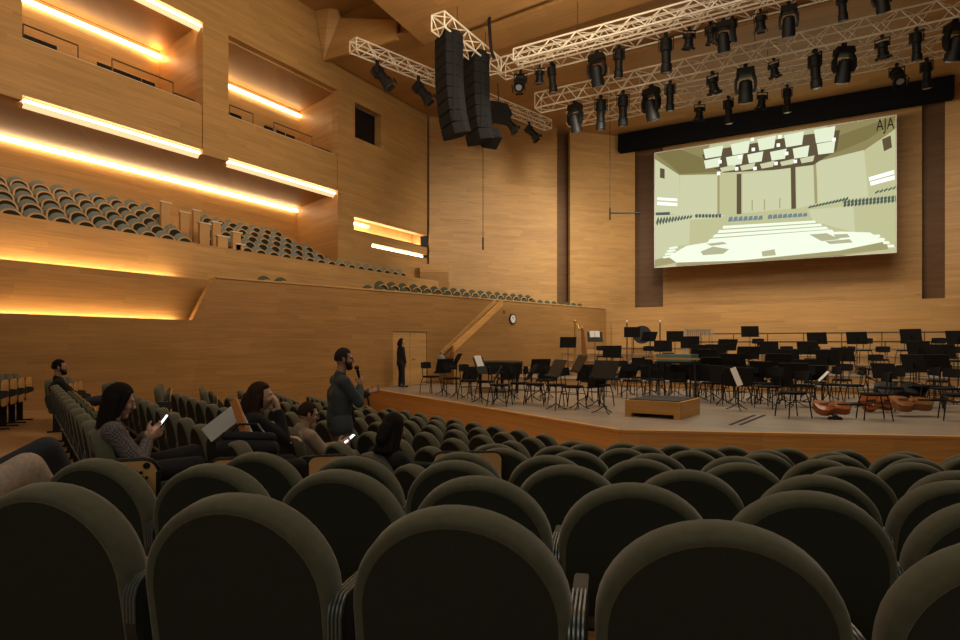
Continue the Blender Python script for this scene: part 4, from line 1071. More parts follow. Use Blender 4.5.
cross_truss('t2', 'long aluminium lighting truss in front of the screen, carrying the lower lamps', 538, 103, 23.5, 5.8, .62, (.2, .5, .8))
cross_truss('t3', 'aluminium lighting truss just behind the lower lamps, lowest of the four', 569, 120, 26.1, 5.8, .55, (.2, .5, .8))
P = Vector((*at(353, 22.4), zat(45, 22.4))); dd = Vector((math.sin(math.radians(14)), math.cos(math.radians(14)), 0)); truss('short grey truss under the ceiling at the left, with three spotlights', P, P+dd*11.5, .42, (.15, .8))
SPK = Vector((*at(438, 19.7), zat(21, 19.7))); truss('short truss that carries the two black speaker arrays', SPK, SPK+Vector((0, 3.8, 0)), .5, (.3, .8), .45)
# fixtures -------------------------------------------------------------
def make_fixture(kind):
    """1 m tall canonical lamp hanging from the origin, lens towards +Y and down"""
    r = thing({'profile': 'profile_spotlight', 'mover': 'moving_head_lamp', 'can': 'fresnel_lamp', 'spot': 'spotlight'}[kind], 'black lamp', 'stage lamp')
    mb = MB(); mb.box((0, 0, -.03), (.10, .10, .09)); mb.tube([(0, 0, -.05), (0, 0, -.14)], .02, 6); mb.build('clamp', 'black', r)
    if kind == 'mover':
        mb = MB(); mb.box((0, 0, -.20), (.46, .28, .17), taper=.92); mb.build('base', 'black', r)
        mb = MB()
        for s in (-1, 1): mb.loft([[Vector((s*x+a, b, z)) for a, b in ((-.035, -w), (.035, -w), (.035, w), (-.035, w))] for x, w, z in ((.17, .08, -.26), (.235, .10, -.42), (.24, .09, -.62), (.20, .06, -.74))])
        mb.box((0, 0, -.275), (.42, .16, .04)); mb.build('yoke', 'black', r)
        T = Matrix.Translation((0, 0, -.66)) @ Matrix.Rotation(math.radians(20), 4, 'X')
        mb = MB(); mb.lathe([(.08, .24), (.15, .20), (.175, .05), (.17, -.12), (.185, -.16), (.185, -.32), (.16, -.33)], 18, T); mb.build('head', 'black', r, True)
        mb = MB(); mb.lathe([(.155, -.315), (.12, -.345), (.01, -.355)], 18, T); mb.build('lens', 'lens', r, True)
    else:
        L = {'profile': 1.0, 'can': .62, 'spot': .8}[kind]; ang = {'profile': 6, 'can': 18, 'spot': 42}[kind]
        w = {'profile': .15, 'can': .20, 'spot': .19}[kind]
        T = Matrix.Translation((0, 0, -.34)) @ Matrix.Rotation(math.radians(ang), 4, 'X')
        mb = MB()
        for s in (-1, 1): mb.box((s*(w+.03), 0, -.27), (.02, .06, .34))
        mb.box((0, 0, -.12), (2*w+.08, .06, .025)); mb.build('yoke', 'black', r)
        mb = MB(); mb.lathe([(.06, .20*L), (w*1.0, .16*L), (w*1.05, -.10*L), (w*.8, -.14*L), (w*.78, -.42*L), (w*.95, -.45*L), (w*.95, -.64*L), (w*.85, -.65*L)], 18, T); mb.build('housing', 'black', r, True)
        mb = MB(); mb.lathe([(w*.84, -.635*L), (w*.5, -.655*L), (.01, -.66*L)], 18, T); mb.build('lens', 'lens', r, True)
        if kind != 'profile':
            mb = MB()
            for a in range(4): mb.box((w*1.1*math.cos(a*PI/2), w*1.1*math.sin(a*PI/2), -.70*L), (.02 if a % 2 == 0 else w*1.4, w*1.4 if a % 2 == 0 else .02, .14*L))
            mb.xform(T); mb.build('barn_doors', 'black', r)
    return Proto(r)
FX = {k: make_fixture(k) for k in ('profile', 'mover', 'can', 'spot')}
FL = [('t1', 522, 76, 101, 'spot'), ('t1', 541, 69, 86, 'can'), ('t1', 553, 60, 90, 'profile'), ('t1', 598, 54, 88, 'mover'), ('t1', 620, 43, 75, 'profile'), ('t1', 667, 37, 76, 'profile'), ('t1', 690, 32, 52, 'can'), ('t1', 724, 24, 56, 'mover'), ('t1', 733, -2, 24, 'profile'), ('t1', 711, -8, 12, 'can'), ('t1', 761, 14, 35, 'can'), ('t1', 789, 9, 42, 'mover'), ('t1', 842, -10, 22, 'profile'), ('t1', 882, -12, 21, 'mover'),
      ('t2', 576, 103, 133, 'mover'), ('t2', 602, 95, 130, 'profile'), ('t2', 624, 93, 132, 'profile'), ('t2', 652, 90, 132, 'mover'), ('t2', 671, 78, 108, 'profile'), ('t2', 713, 73, 94, 'can'), ('t2', 746, 68, 105, 'mover'), ('t2', 774, 62, 80, 'can'), ('t2', 815, 46, 85, 'profile'), ('t2', 844, 46, 84, 'mover'), ('t2', 882, 36, 58, 'can'), ('t2', 916, 25, 58, 'profile'), ('t2', 955, 22, 62, 'mover'),
      ('t3', 699, 91, 109, 'can'), ('t3', 728, 90, 118, 'profile'), ('t3', 787, 79, 107, 'profile'), ('t3', 897, 60, 86, 'spot'), ('t3', 927, 46, 77, 'profile'), ('t3', 762, 66, 84, 'can')]
WYS = {'t0': 19.2, 't1': 20.9, 't2': 23.5, 't3': 26.1}
NM = {'t1': 'upper lighting truss', 't2': 'middle lighting truss', 't3': 'rearmost lighting truss'}
KN = {'profile': 'long black profile spotlight', 'mover': 'black moving-head lamp with yoke', 'can': 'small black fresnel lamp', 'spot': 'tilted black barn-door spotlight'}
FL.sort(key=lambda a: (a[0], a[1])); cnt = {}
for key, px, y0, y1, kind in FL:
    cnt[key] = cnt.get(key, 0)+1
    x, Z = on_y(px, WYS[key]); L = (y1-y0)/F*Z
    z = TRS[key] - (0 if y0 < -5 else max(0, TRS[key]-zat(y0, Z))*.0)
    sc_ = min(1.35, max(.62, L/{'profile': 1.02, 'mover': .98, 'can': .78, 'spot': .86}[kind]))
    FX[kind].place((x, WYS[key]+(.12 if key == 't3' else -.12), z), random.uniform(-.6, .6)+(PI if kind == 'spot' else 0), '%s on the %s, %s from left' % (KN[kind], NM[key], nth(cnt[key])), 'lamps on the '+NM[key], sc_)
for i, s in enumerate((1.1, 3.1, 6.8, 8.4, 10.0)):
    q = P+dd*s; FX['spot'].place((q.x, q.y, q.z-.21), math.radians(-60), 'black spotlight on the short left truss, %s from the left' % nth(i+1), 'lamps on the short left truss', 1.25 if i < 2 else 1.1)
# speaker arrays
def line_array(label, px, py0, py1, Z, wpx, n):
    x, y = at(px, Z); z1 = zat(py0, Z); H = (py1-py0)/F*Z; w = wpx/F*Z
    t = thing('line_array_speaker', label, 'loudspeaker', (x, y, z1-H), YAW-math.radians(62), 'hanging speaker arrays')
    h = H/n; ang = 0; yy = 0; z = H; 
    for k in range(n):
        ang = math.radians(1.2*k*k*.24); R = Matrix.Rotation(ang, 3, 'X')
        mb = MB(); mb.loft([[Vector((sx*w/2*kk, -.0+d_, zz)) for sx, zz in ((-1, -h*.47), (1, -h*.47), (1, h*.47), (-1, h*.47))] for d_, kk in ((-.28, 1), (.12, 1), (.40, .72))])
        M4 = Matrix.Translation((0, yy, z-h/2)) @ R.to_4x4(); mb.xform(M4); c = mb.build('cabinet', 'black_matt', t)
        mb = MB(); mb.box((0, -.286, 0), (w*.94, .012, h*.82)); mb.xform(M4); mb.build('grille', 'black_matt', c)
        z -= h*math.cos(ang)*.985; yy += h*math.sin(ang)
    for sx in (-1, 1):
        mb = MB(); mb.box((sx*(w/2+.012), .0, H*.55), (.02, .07, H*.85)); mb.build('rigging_bar', 'black_matt', t)
    mb = MB(); mb.box((0, 0, H+.05), (w*.8, .5, .07)); mb.tube([(0, 0, H+.05), (0, 0, H+.32)], .02, 6); mb.build('bumper', 'black', t)
line_array('left tall black speaker array hanging under the short truss', 448, 36, 137, 20.3, 27, 9)
line_array('right tall black speaker array, hanging beside the taller one', 475, 56, 143, 22.0, 28, 8)
for i, (px, py, Z, s) in enumerate(((490, 138, 22.6, .62), (499, 113, 24.0, .75), (516, 124, 27.0, .55))):
    if i == 2: continue
    x, y = at(px, Z); z = zat(py, Z)
    t = thing('hanging_speaker', ('small black speaker tilted under the right array', 'black speaker hanging behind the right array')[i], 'loudspeaker', (x, y, z), YAW+.5, 'small hanging speakers')
    R = Matrix.Rotation(math.radians(-35), 3, 'X')
    mb = MB(); mb.box((0, 0, 0), (s, .55, s*.85), R); mb.build('cabinet', 'black', t); mb = MB(); mb.box(R @ Vector((0, -.285, 0)), (s*.9, .02, s*.75), R); mb.build('grille', 'black_matt', t)
    mb = MB(); mb.tube([(0, 0, s*.4), (0, .1, 1.2)], .02, 6); mb.build('bracket', 'black', t)
# thick cable loop over the arrays
pts = [Vector((*at(px, 21.6), zat(py, 21.6))) for px, py in ((492, -6), (494, 4), (492, 11), (489, 20), (490, 35), (491, 50), (494, 58))]
mb = MB(); mb.tube(pts, .06, 8); tag(mb.build('rigging_cable', 'black', None, True), 'thick black cable hanging above the right speaker array', 'cable')
# hanging microphones and the bar
def hang_mic(label, px, py0, py1, Z):
    x, y = at(px, Z); z0, z1 = zat(py1, Z), CH+11.3
    t = thing('hanging_microphone', label, 'microphone', (x, y, z0), 0)
    mb = MB(); mb.tube([(0, 0, .5), (0, 0, z1-z0)], .014, 5); mb.build('cable', 'black', t); mb = MB(); mb.lathe([(.02, .0), (.035, .03), (.035, .5), (.015, .56)], 10); mb.build('capsule', 'black', t, True)
    return t
hang_mic('thin rod microphone hanging in front of the left stage wall', 483, 150, 250, 26)
t = hang_mic('hanging microphone with a horizontal bar, left of the screen', 610, 140, 220, 27)
mb = MB(); z = zat(213, 27)-t.location.z; e = Vector((*at(640, 27.2), 0))-Vector((t.location.x, t.location.y, 0)); mb.tube([(0, 0, z), e+up(z+.05)], .03, 6); mb.tube([e+up(z+.2), e+up(z-.15)], .025, 6); mb.build('bar', 'black', t)
for i, px in enumerate((609, 640)):
    x, y = at(px, 25); mb = MB(); mb.tube([(0, 0, 0), (0, 0, CH+11.3-zat(112, 25))], .016, 5); o = mb.build('steel_wire', 'pale', loc=(x, y, zat(112, 25))); tag(o, 'thin pale wire hanging past the lighting trusses, %s one' % ('left' if i == 0 else 'right'), 'wire')
# ================================================================== PEOPLE
def ik(a, b, l1, l2, pole):
    a, b = Vector(a), Vector(b); d = b-a; L = min(d.length, (l1+l2)*.995); d.normalize()
    x = (l1*l1-l2*l2+L*L)/(2*L); h = math.sqrt(max(0, l1*l1-x*x))
    p = Vector(pole)-a; p = (p-d*p.dot(d)).normalized()
    return a+d*x+p*h, a+d*L
def voxel(o, size, smooth=4):
    m = o.modifiers.new('surface', 'REMESH'); m.mode = 'VOXEL'; m.voxel_size = size; m.use_smooth_shade = True
    s = o.modifiers.new('smooth', 'SMOOTH'); s.iterations = smooth; s.factor = .5
def add_hand(mb, wrist, d, palm, side, curl=.6):
    """wrist point, finger direction, palm normal (towards what is held); thumb leaves on the given side vector"""
    d = Vector(d).normalized(); n = Vector(palm); n = (n-d*n.dot(d)).normalized(); s = Vector(side); s = (s-d*s.dot(d)-n*s.dot(n)).normalized()
    w = Vector(wrist)
    mb.capsule(w, .026, w+d*.045, .034, 10, .62, n)
    for k in (-1, 0, 1): mb.capsule(w+d*.01+s*.018*k, .014, w+d*.085+s*.024*k, .0125, 8)
    for i, (off, ln) in enumerate(((.032, .070), (.011, .080), (-.011, .074), (-.031, .058))):
        b = w+d*.088+s*off; a1 = curl*.6
        m1 = b+(d*math.cos(a1)+n*math.sin(a1))*ln*.5; a2 = curl*1.5
        m2 = m1+(d*math.cos(a2)+n*math.sin(a2))*ln*.32; a3 = curl*2.1
        m3 = m2+(d*math.cos(a3)+n*math.sin(a3))*ln*.24
        mb.capsule(b, .0098, m1, .0092, 7); mb.capsule(m1, .0092, m2, .0086, 7); mb.capsule(m2, .0086, m3, .0078, 7)
    b = w+d*.025+s*.030; m1 = b+(s*.62+d*.55+n*.45).normalized()*.045; m2 = m1+(d*.75+n*.55+s*.1).normalized()*.034
    mb.capsule(b, .014, m1, .0115, 8); mb.capsule(m1, .0112, m2, .009, 8)
def head_matrix(c, face, up=(0, 0, 1)):
    y = Vector(face).normalized(); x = y.cross(Vector(up)).normalized(); z = x.cross(y)
    m = Matrix((x, y, z)).transposed().to_4x4(); m.translation = Vector(c); return m
def add_head(mb, Mx, beard=False):
    def fn(u):
        x, y, z = u
        if z < -.15:
            k = (-z-.15)/.85; x *= 1-.34*k**1.2; y = y*(1-.12*k) if y > 0 else y*(1-.55*k)
        if y > .3: y *= 1-.05*(1-abs(z))
        if z > .3: x *= .97
        return Vector((x, y, z))
    t = MB()
    t.ell((0, -.004, .0), (.076, .097, .116), 28, 20, None, fn)
    t.capsule((0, .088, .022), .009, (0, .108, -.018), .0145, 8); t.ell((0, .104, -.024), (.019, .014, .011))
    for s in (-1, 1):
        t.capsule((s*.014, .086, .032), .010, (s*.048, .070, .030), .010, 8)
        t.ell((s*.045, .058, -.022), (.026, .024, .024)); t.ell((s*.076, -.012, -.004), (.010, .020, .034)); t.ell((s*.080, -.020, .012), (.008, .014, .018))
        t.ell((s*.031, .079, .008), (.0135, .010, .009))
    t.capsule((-.017, .086, -.052), .0075, (.017, .086, -.052), .0075, 8); t.capsule((-.014, .084, -.063), .008, (.014, .084, -.063), .008, 8)
    t.ell((0, .070, -.094), (.027, .024, .022))
    t.xform(Mx); off = len(mb.bm.verts)
    me = bpy.data.meshes.new('tmp'); t.bm.to_mesh(me); t.bm.free(); mb.bm.from_mesh(me); bpy.data.meshes.remove(me)
def hair_mesh(Mx, style):
    mb = MB()
    if style == 'short':
        def fn(u):
            x, y, z = u
            r = 1.0
            if y > .25 and z < .55: r = .80                     # leaves the face free
            if z < -.35: r = .72
            return Vector((x*r, y*r, z*r))
        mb.ell((0, -.014, .016), (.083, .103, .121), 28, 20, None, fn)
        for s in (-1, 1): mb.capsule((s*.073, .02, .05), .012, (s*.074, .012, -.005), .008, 8)
    else:
        def fn(u):
            x, y, z = u; r = 1.0
            if y > .30 and z < .50: r = .78
            return Vector((x*r, y*r, z*r))
        mb.ell((0, -.016, .018), (.088, .108, .124), 28, 20, None, fn)
        if style == 'long':
            for k in range(9):
                a = PI*1.06+PI*.88*k/8; cx, cy = .078*math.cos(a), .092*math.sin(a)-.01
                mb.capsule((cx, cy, .02), .022, (cx*1.06, cy*1.0+.018, -.13), .022, 8); mb.capsule((cx*1.06, cy*1.0+.018, -.13), .022, (cx*.95, cy*.95+.035, -.29), .012, 8)
            for s in (-1, 1): mb.capsule((s*.072, .03, .07), .020, (s*.082, .012, -.10), .018, 8)
        if style == 'bun':
            mb.capsule((0, -.10, .0), .06, (0, -.13, -.08), .055, 10)
            for k in range(7):
                a = PI*1.1+PI*.8*k/6; mb.capsule((.075*math.cos(a), .09*math.sin(a), .0), .028, (.09*math.cos(a), .10*math.sin(a)-.03, -.17), .026, 8)
    mb.xform(Mx); return mb
def person(label, loc, rz, J, mats, hair='short', curl=.6, shirt=None, beard=False, hand_dirs=None, coat=0.0):
    """J: joints in the person's own frame (x right, y ahead, z up)"""
    t = thing('person', label, 'person', loc, rz)
    V = {k: Vector(v) for k, v in J.items() if k not in ('face',)}
    pel, chest, neck, head = V['pelvis'], V['chest'], V['neck'], V['head']
    spine = (neck-pel).normalized(); rt = Vector(J.get('right', (1, 0, 0))).normalized(); fr = rt.cross(spine).normalized()*-1 if False else spine.cross(rt).normalized()
    if fr.y < 0 and 'right' not in J: fr = -fr
    sh = {}; hip = {}
    for s, n in ((-1, 'l'), (1, 'r')):
        sh[n] = V.get('sh_'+n, neck-spine*.075+rt*s*.175); hip[n] = pel+rt*s*.095-spine*.02
    Mx = head_matrix(head, J['face'])
    b = MB(); arms = {}; legs = {}
    b.capsule(pel-rt*.07, .105, pel+rt*.07, .105, 14, .95, spine)
    b.capsule(pel, .135, pel.lerp(chest, .55), .120, 16, .78, fr.cross(spine)); b.capsule(pel.lerp(chest, .5)-rt*.045, .10, chest-rt*.065, .105, 14); b.capsule(pel.lerp(chest, .5)+rt*.045, .10, chest+rt*.065, .105, 14)
    b.capsule(sh['l'], .062, sh['r'], .062, 14); b.capsule(chest, .11, neck-spine*.04, .075, 14)
    b.capsule(neck-spine*.05, .062, head+Mx.to_3x3() @ Vector((0, -.02, -.06)), .054, 12)
    add_head(b, Mx)
    for n, s in (('l', -1), ('r', 1)):
        hw = V['hand_'+n]; pole = V.get('el_'+n, sh[n]+rt*s*.25-Vector((0, 0, .5))-fr*.1)
        el, wr = ik(sh[n], hw, .285, .255, pole); arms[n] = (sh[n], el, wr)
        b.capsule(sh[n], .052, el, .040, 12); b.capsule(el, .040, wr, .027, 12)
        hd = (hand_dirs or {}).get(n); fore = (wr-el).normalized()
        d, pn, sd = hd if hd else (fore, Vector((0, 0, -1))-fore*fore.z*-1, -rt*s)
        add_hand(b, wr, d, pn, sd, curl)
        kn, an = V['knee_'+n], V['ank_'+n]; legs[n] = (hip[n], kn, an)
        b.capsule(hip[n], .088, kn, .058, 14); b.capsule(kn, .057, kn.lerp(an, .35), .055, 12); b.capsule(kn.lerp(an, .35), .055, an, .036, 12)
        td = Vector(J.get('toe_'+n, J.get('toe', (0, 1, 0)))).normalized(); b.capsule(an-Vector((0, 0, .05)), .034, an+td*.13-Vector((0, 0, .06)), .03, 10)
    o = b.build('body', mats['skin'], t); voxel(o, .0065, 3)
    # trousers
    m = MB(); m.capsule(pel-rt*.07, .122, pel+rt*.07, .122, 14, .95, spine); m.capsule(pel, .148, pel+spine*.12, .138, 16, .80, fr.cross(spine))
    for n in 'lr':
        h, kn, an = legs[n]; e = kn.lerp(an, .93); m.capsule(h, .105, kn, .077, 14); m.capsule(kn, .077, e, .060, 14)
    o = m.build('trousers', mats['legs'], t); voxel(o, .011, 4)
    for n in 'lr':
        an = legs[n][2]; td = Vector(J.get('toe_'+n, J.get('toe', (0, 1, 0)))).normalized(); m = MB()
        m.capsule(an-Vector((0, 0, .045))-td*.03, .046, an+td*.15-Vector((0, 0, .058)), .040, 12, .9); o = m.build('shoe', 'leather', t); voxel(o, .009, 3)
    # upper garment
    m = MB(); k = 1.0; low = pel-spine*coat
    m.capsule(low+spine*.02, .155+coat*.12, pel.lerp(chest, .5), .140, 18, .80, fr.cross(spine)); m.capsule(pel.lerp(chest, .45)-rt*.05, .118, chest-rt*.07, .122, 14); m.capsule(pel.lerp(chest, .45)+rt*.05, .118, chest+rt*.07, .122, 14)
    m.capsule(sh['l'], .076, sh['r'], .076, 14); m.capsule(chest, .122, neck-spine*.05, .080, 14); m.capsule(neck-spine*.05, .078, neck-spine*.005, .070, 14)
    if coat:
        for s in (-1, 1): m.capsule(pel+rt*s*.08, .125, low+rt*s*.09-spine*.05, .125, 14)
    for n in 'lr':
        s_, el, wr = arms[n]; m.capsule(s_, .072, el, .058, 14); m.capsule(el, .058, el.lerp(wr, .90), .044, 14)
        for f in (.25, .6): m.capsule(s_.lerp(el, f), .069, s_.lerp(el, f+.08), .066, 12)
    o = m.build('jacket' if coat else 'top', mats['top'], t); voxel(o, .010, 3)
    if shirt:
        m = MB(); c = chest+fr*.095; m.capsule(c-spine*.30+fr*.02, .075, neck-spine*.05+fr*.030, .060, 14); o = m.build('shirt', shirt, t); voxel(o, .010, 3)
        m = MB()
        for s in (-1, 1): m.tube([neck-spine*.02+rt*s*.05-fr*.02, neck-spine*.04+rt*s*.065+fr*.05, chest+rt*s*.05+fr*.125, pel.lerp(chest, .45)+rt*s*.03+fr*.13], [.014, .018, .022, .012], 8)
        m.build('lapels', mats['top'], t, True)
    h = hair_mesh(Mx, hair); o = h.build('hair', mats['hair'], t); voxel(o, .008, 2)
    m = MB()
    for s in (-1, 1): m.ell((s*.031, .0865, .009), (.0085, .005, .0055), 10, 6)
    m.xform(Mx); m.build('eyes', 'eye', t, True)
    m = MB(); m.capsule((-.018, .0905, -.0545), .0055, (.018, .0905, -.0545), .0055, 8); m.xform(Mx); m.build('lips', 'lip', t, True)
    if beard:
        m = MB()
        m.ell((0, .060, -.088), (.042, .040, .036)); m.capsule((-.03, .080, -.040), .010, (.03, .080, -.040), .010, 8)
        for s in (-1, 1): m.capsule((s*.030, .060, -.085), .026, (s*.066, .018, -.045), .017, 8); m.capsule((s*.066, .018, -.045), .015, (s*.072, .008, .01), .010, 8)
        m.xform(Mx); o = m.build('beard', mats['hair'], t); voxel(o, .007, 2)
    t['_'] = 0; del t['_']
    return t, arms, Mx
def local(t, p):
    return Matrix.Translation(t.location) @ Matrix.Rotation(t.rotation_euler[2], 4, 'Z') @ Vector(p)
SIT = dict(pelvis=(0, -.03, .56), chest=(0, -.10, .88), neck=(0, -.10, 1.05), head=(0, -.06, 1.20), face=(0, 1, -.15),
           knee_l=(-.12, .44, .56), knee_r=(.12, .44, .56), ank_l=(-.12, .48, .11), ank_r=(.12, .46, .11), hand_l=(-.14, .30, .66), hand_r=(.14, .30, .66), toe=(0, 1, 0))
def sit(**k): d = dict(SIT); d.update(k); return d
def seat_loc(key, phi):
    X, Z, zf = LEFTSEATS[key]; h = heading(phi); x, y = c2w(X, Z); fx, fy = -math.sin(h), math.cos(h)
    return (x-fx*TOPOFF, y-fy*TOPOFF, zf), h
def at_row(p, q): 
    X, Z = left_pt(p, q); h = heading(52.8); x, y = c2w(X, Z); fx, fy = -math.sin(h), math.cos(h)
    return (x-fx*TOPOFF, y-fy*TOPOFF, tops_left(p)-SEAT_H), h
def phone(label, p, rz, rx, ry_=0):
    t = thing('phone', label, 'phone', p, rz); R = Matrix.Rotation(ry_, 3, 'Y') @ Matrix.Rotation(rx, 3, 'X')
    m = MB(); m.box((0, 0, 0), (.076, .009, .155), R); m.build('case', 'black', t); m = MB(); m.box(R @ Vector((0, -.0052, 0)), (.068, .002, .142), R); m.build('screen', 'phone', t)
    return t
# 1 the person in the checked jacket, reading a phone
loc, h = seat_loc((0, 1), 52.8)
J = sit(pelvis=(0, -.05, .56), head=(0, -.07, 1.10), neck=(0, -.14, .965), chest=(0, -.14, .81), face=(.0, 1, -.34), hand_l=(-.05, .12, .83), hand_r=(.06, .11, .80), el_l=(-.35, .1, .5), el_r=(.38, .05, .5),
        knee_l=(-.10, .46, .64), knee_r=(.13, .44, .58), ank_l=(.08, .58, .28))
hd = {'l': ((.25, .75, .45), (.6, 0, .3), (0, 0, 1)), 'r': ((-.15, .75, .5), (-.6, 0, .3), (0, 0, 1))}
t, arms, Mx = person('person in a grey checked jacket with long dark hair looking down at a lit phone', loc, h, J, dict(skin='skin2', top='check', legs='jumper', hair='hair'), 'long', .75, hand_dirs=hd)
pw = local(t, (.005, .215, .915)); phone('lit smartphone held by the person in the checked jacket', pw, h, math.radians(-35))
# 2 far sitter in black
loc, h = seat_loc((0, 12), 52.8)
J = sit(face=(.1, 1, .0), head=(0, -.12, 1.15), neck=(0, -.15, .98), chest=(0, -.15, .83), hand_l=(-.05, .30, .66), hand_r=(.08, .28, .64), knee_l=(-.10, .50, .60), knee_r=(.14, .50, .62), ank_r=(.12, .72, .25))
person('person with short dark hair and beard in black, seated far left', loc, h, J, dict(skin='skin', top='jumper', legs='denim', hair='hair'), 'short', .6, beard=True)
# 3 person with chin in hand
loc, h = seat_loc((1, 1), 52.8)
J = sit(head=(.02, .15, 1.175), neck=(0, .08, 1.06), chest=(0, .04, .88), face=(.25, 1, .05), hand_r=(.10, .27, 1.06), el_r=(.25, .25, .6), hand_l=(-.12, .40, .78), el_l=(-.4, .2, .6))
hd = {'r': ((-.2, -.15, 1), (-.5, -.6, 0), (0, 1, 0))}
t, arms, Mx = person('person in a black coat with dark wavy hair resting chin on hand', loc, h, J, dict(skin='skin2', top='jumper', legs='jumper', hair='hair_brown'), 'bun', .5, hand_dirs=hd, coat=.05)
# her bag, papers and orange folder on the near side
def near(px, py, Z): x, y = at(px, Z); return Vector((x, y, zat(py, Z)))
t = thing('document_folder', 'white bundle of papers beside the person in the black coat', 'papers', near(222, 424, 4.9), YAW)
m = MB(); m.box((0, 0, 0), (.29, .05, .13), Matrix.Rotation(math.radians(-38), 3, 'Y')); m.build('papers', 'white', t); m = MB(); m.box((0, .03, 0), (.30, .012, .15), Matrix.Rotation(math.radians(-38), 3, 'Y')); m.build('cover', 'greybag', t)
t = thing('orange_folder', 'narrow orange folder leaning against the black coat', 'folder', near(241, 421, 4.8), YAW)
m = MB(); m.loft([[Vector((x+.02*math.sin(z*9), y, z)) for x, y in ((-.028, -.02), (.028, -.02), (.028, .02), (-.028, .02))] for z in (-.17, -.1, 0, .1, .17)]); m.xform(Matrix.Rotation(math.radians(-26), 4, 'Y')); m.build('spine', 'orange', t)
m = MB(); m.box((.01, .026, 0), (.05, .006, .34), Matrix.Rotation(math.radians(-26), 3, 'Y')); m.build('pages', 'white', t)
x, y = at(248, 4.7)
t = thing('shoulder_bag', 'black leather shoulder bag under the papers, beside the person in the black coat', 'bag', (x, y, zat(456, 4.7)), YAW)
m = MB(); m.capsule((-.14, 0, .06), .10, (.14, 0, .06), .10, 14, .75); m.capsule((-.16, .02, .15), .055, (.15, .02, .14), .06, 12, .7); m.build('bag_body', 'jumper', t, True)
m = MB(); m.tube([(-.16, 0, .15), (-.08, .03, .24), (.06, .03, .24), (.15, 0, .14)], .010, 6); m.build('handle', 'leather', t)
# 4 standing speaker with a microphone
X = (345-480)/F*7.0; zf = floor_z(X, 7.0); x, y = at(340, 7.0); h = heading(62)
HS = zat(347.5, 7.0)-zf; k = HS/1.80
J = dict(pelvis=(0, 0, .95), chest=(0, -.01, 1.27), neck=(0, .0, 1.49), head=(0, .05, 1.665), face=(.18, 1, -.06), knee_l=(-.11, .05, .52), knee_r=(.11, .04, .52), ank_l=(-.13, 0, .10), ank_r=(.13, .06, .10), toe=(0, 1, 0),
         hand_r=(.03, .22, 1.36), el_r=(.42, .05, 1.0), hand_l=(-.06, .36, 1.27), el_l=(-.40, .05, .9))
hd = {'r': ((-.35, .35, .85), (-.5, -.3, 0), (0, .4, .8)), 'l': ((.1, .9, .25), (.3, 0, .9), (0, 0, 1))}
t, arms, Mx = person('standing person with grey beard in a slate jacket speaking into a microphone', (x, y, zf), h, J, dict(skin='skin', top='slate', legs='khaki', hair='hair_grey'), 'short', .8, 'jumper', True, hd, .001)
t.scale = (k,)*3
mp = Matrix.Translation(t.location) @ Matrix.Rotation(h, 4, 'Z') @ Matrix.Scale(k, 4)
a = mp @ Vector((-.01, .255, 1.36)); bq = mp @ Vector((.015, .185, 1.585))
t2 = thing('microphone', 'black handheld microphone at the mouth of the standing speaker', 'microphone', a)
m = MB(); m.tube([Vector((0, 0, 0)), (bq-a)*.8], [.013, .019], 10); m.build('handle', 'black', t2, True); m = MB(); m.ell((bq-a)*.93, (.028, .028, .028)); m.build('grille', 'steel', t2, True)
# 5 person in the beige jacket with a phone
loc, h = seat_loc((2, 4), 52.8)
J = sit(head=(.0, .0, 1.02), neck=(0, -.08, .885), chest=(0, -.10, .745), pelvis=(0, .08, .53), face=(.1, 1, -.25), hand_l=(-.05, .34, .67), hand_r=(.06, .33, .64), el_l=(-.3, .1, .5), el_r=(.34, .05, .5))
hd = {'l': ((.25, .85, .3), (.6, 0, .3), (0, 0, 1)), 'r': ((-.1, .85, .3), (-.6, 0, .3), (0, 0, 1))}
t, arms, Mx = person('person in a beige jacket with short brown hair and glasses holding a phone', loc, h, J, dict(skin='skin2', top='beige', legs='khaki', hair='hair_brown'), 'short', .7, hand_dirs=hd)
m = MB()
for s in (-1, 1):
    m.tube([Vector((s*.034+.024*math.cos(a), .101, .006+.018*math.sin(a))) for a in [2*PI*i/14 for i in range(15)]], .0022, 5); m.tube([(s*.058, .099, .010), (s*.078, .02, .012), (s*.08, -.02, .008)], .0022, 5)
m.tube([(-.010, .104, .008), (.010, .104, .008)], .0022, 5); m.xform(Mx); m.build('glasses', 'rail', t)
phone('lit smartphone held by the person in the beige jacket', local(t, (.005, .45, .725)), h, math.radians(-55))
# 6 dark-haired person seen from behind
loc, h = seat_loc((2, 1), 52.8)
J = sit(head=(.05, -.04, 1.07), neck=(.02, -.10, .93), chest=(0, -.12, .77), pelvis=(0, .02, .52), face=(-.45, 1, -.25), hand_l=(-.10, .42, .70), hand_r=(.18, .38, .66))
person('person with dark hair in black seen from behind, seated mid block', loc, h, J, dict(skin='skin2', top='jumper', legs='denim', hair='hair'), 'bun', .6)
# 7 stagehand at the door
x, y = at(401, 22.3); h = heading(60)
J = dict(pelvis=(0, 0, .95), chest=(0, -.01, 1.27), neck=(0, .0, 1.48), head=(0, .03, 1.645), face=(.1, 1, .05), knee_l=(-.10, .03, .52), knee_r=(.10, .03, .52), ank_l=(-.12, 0, .10), ank_r=(.11, .05, .10), toe=(0, 1, 0),
         hand_r=(.20, .10, .86), el_r=(.5, -.2, 1.0), hand_l=(-.18, .16, .95), el_l=(-.45, -.2, 1.0))
t, arms, Mx = person('person all in black standing by the stage door at the left', (x, y, 0), h, J, dict(skin='skin2', top='jumper', legs='jumper', hair='hair'), 'bun', .5, coat=.06)
t.scale = (zat(338.5, 22.3)/1.77,)*3
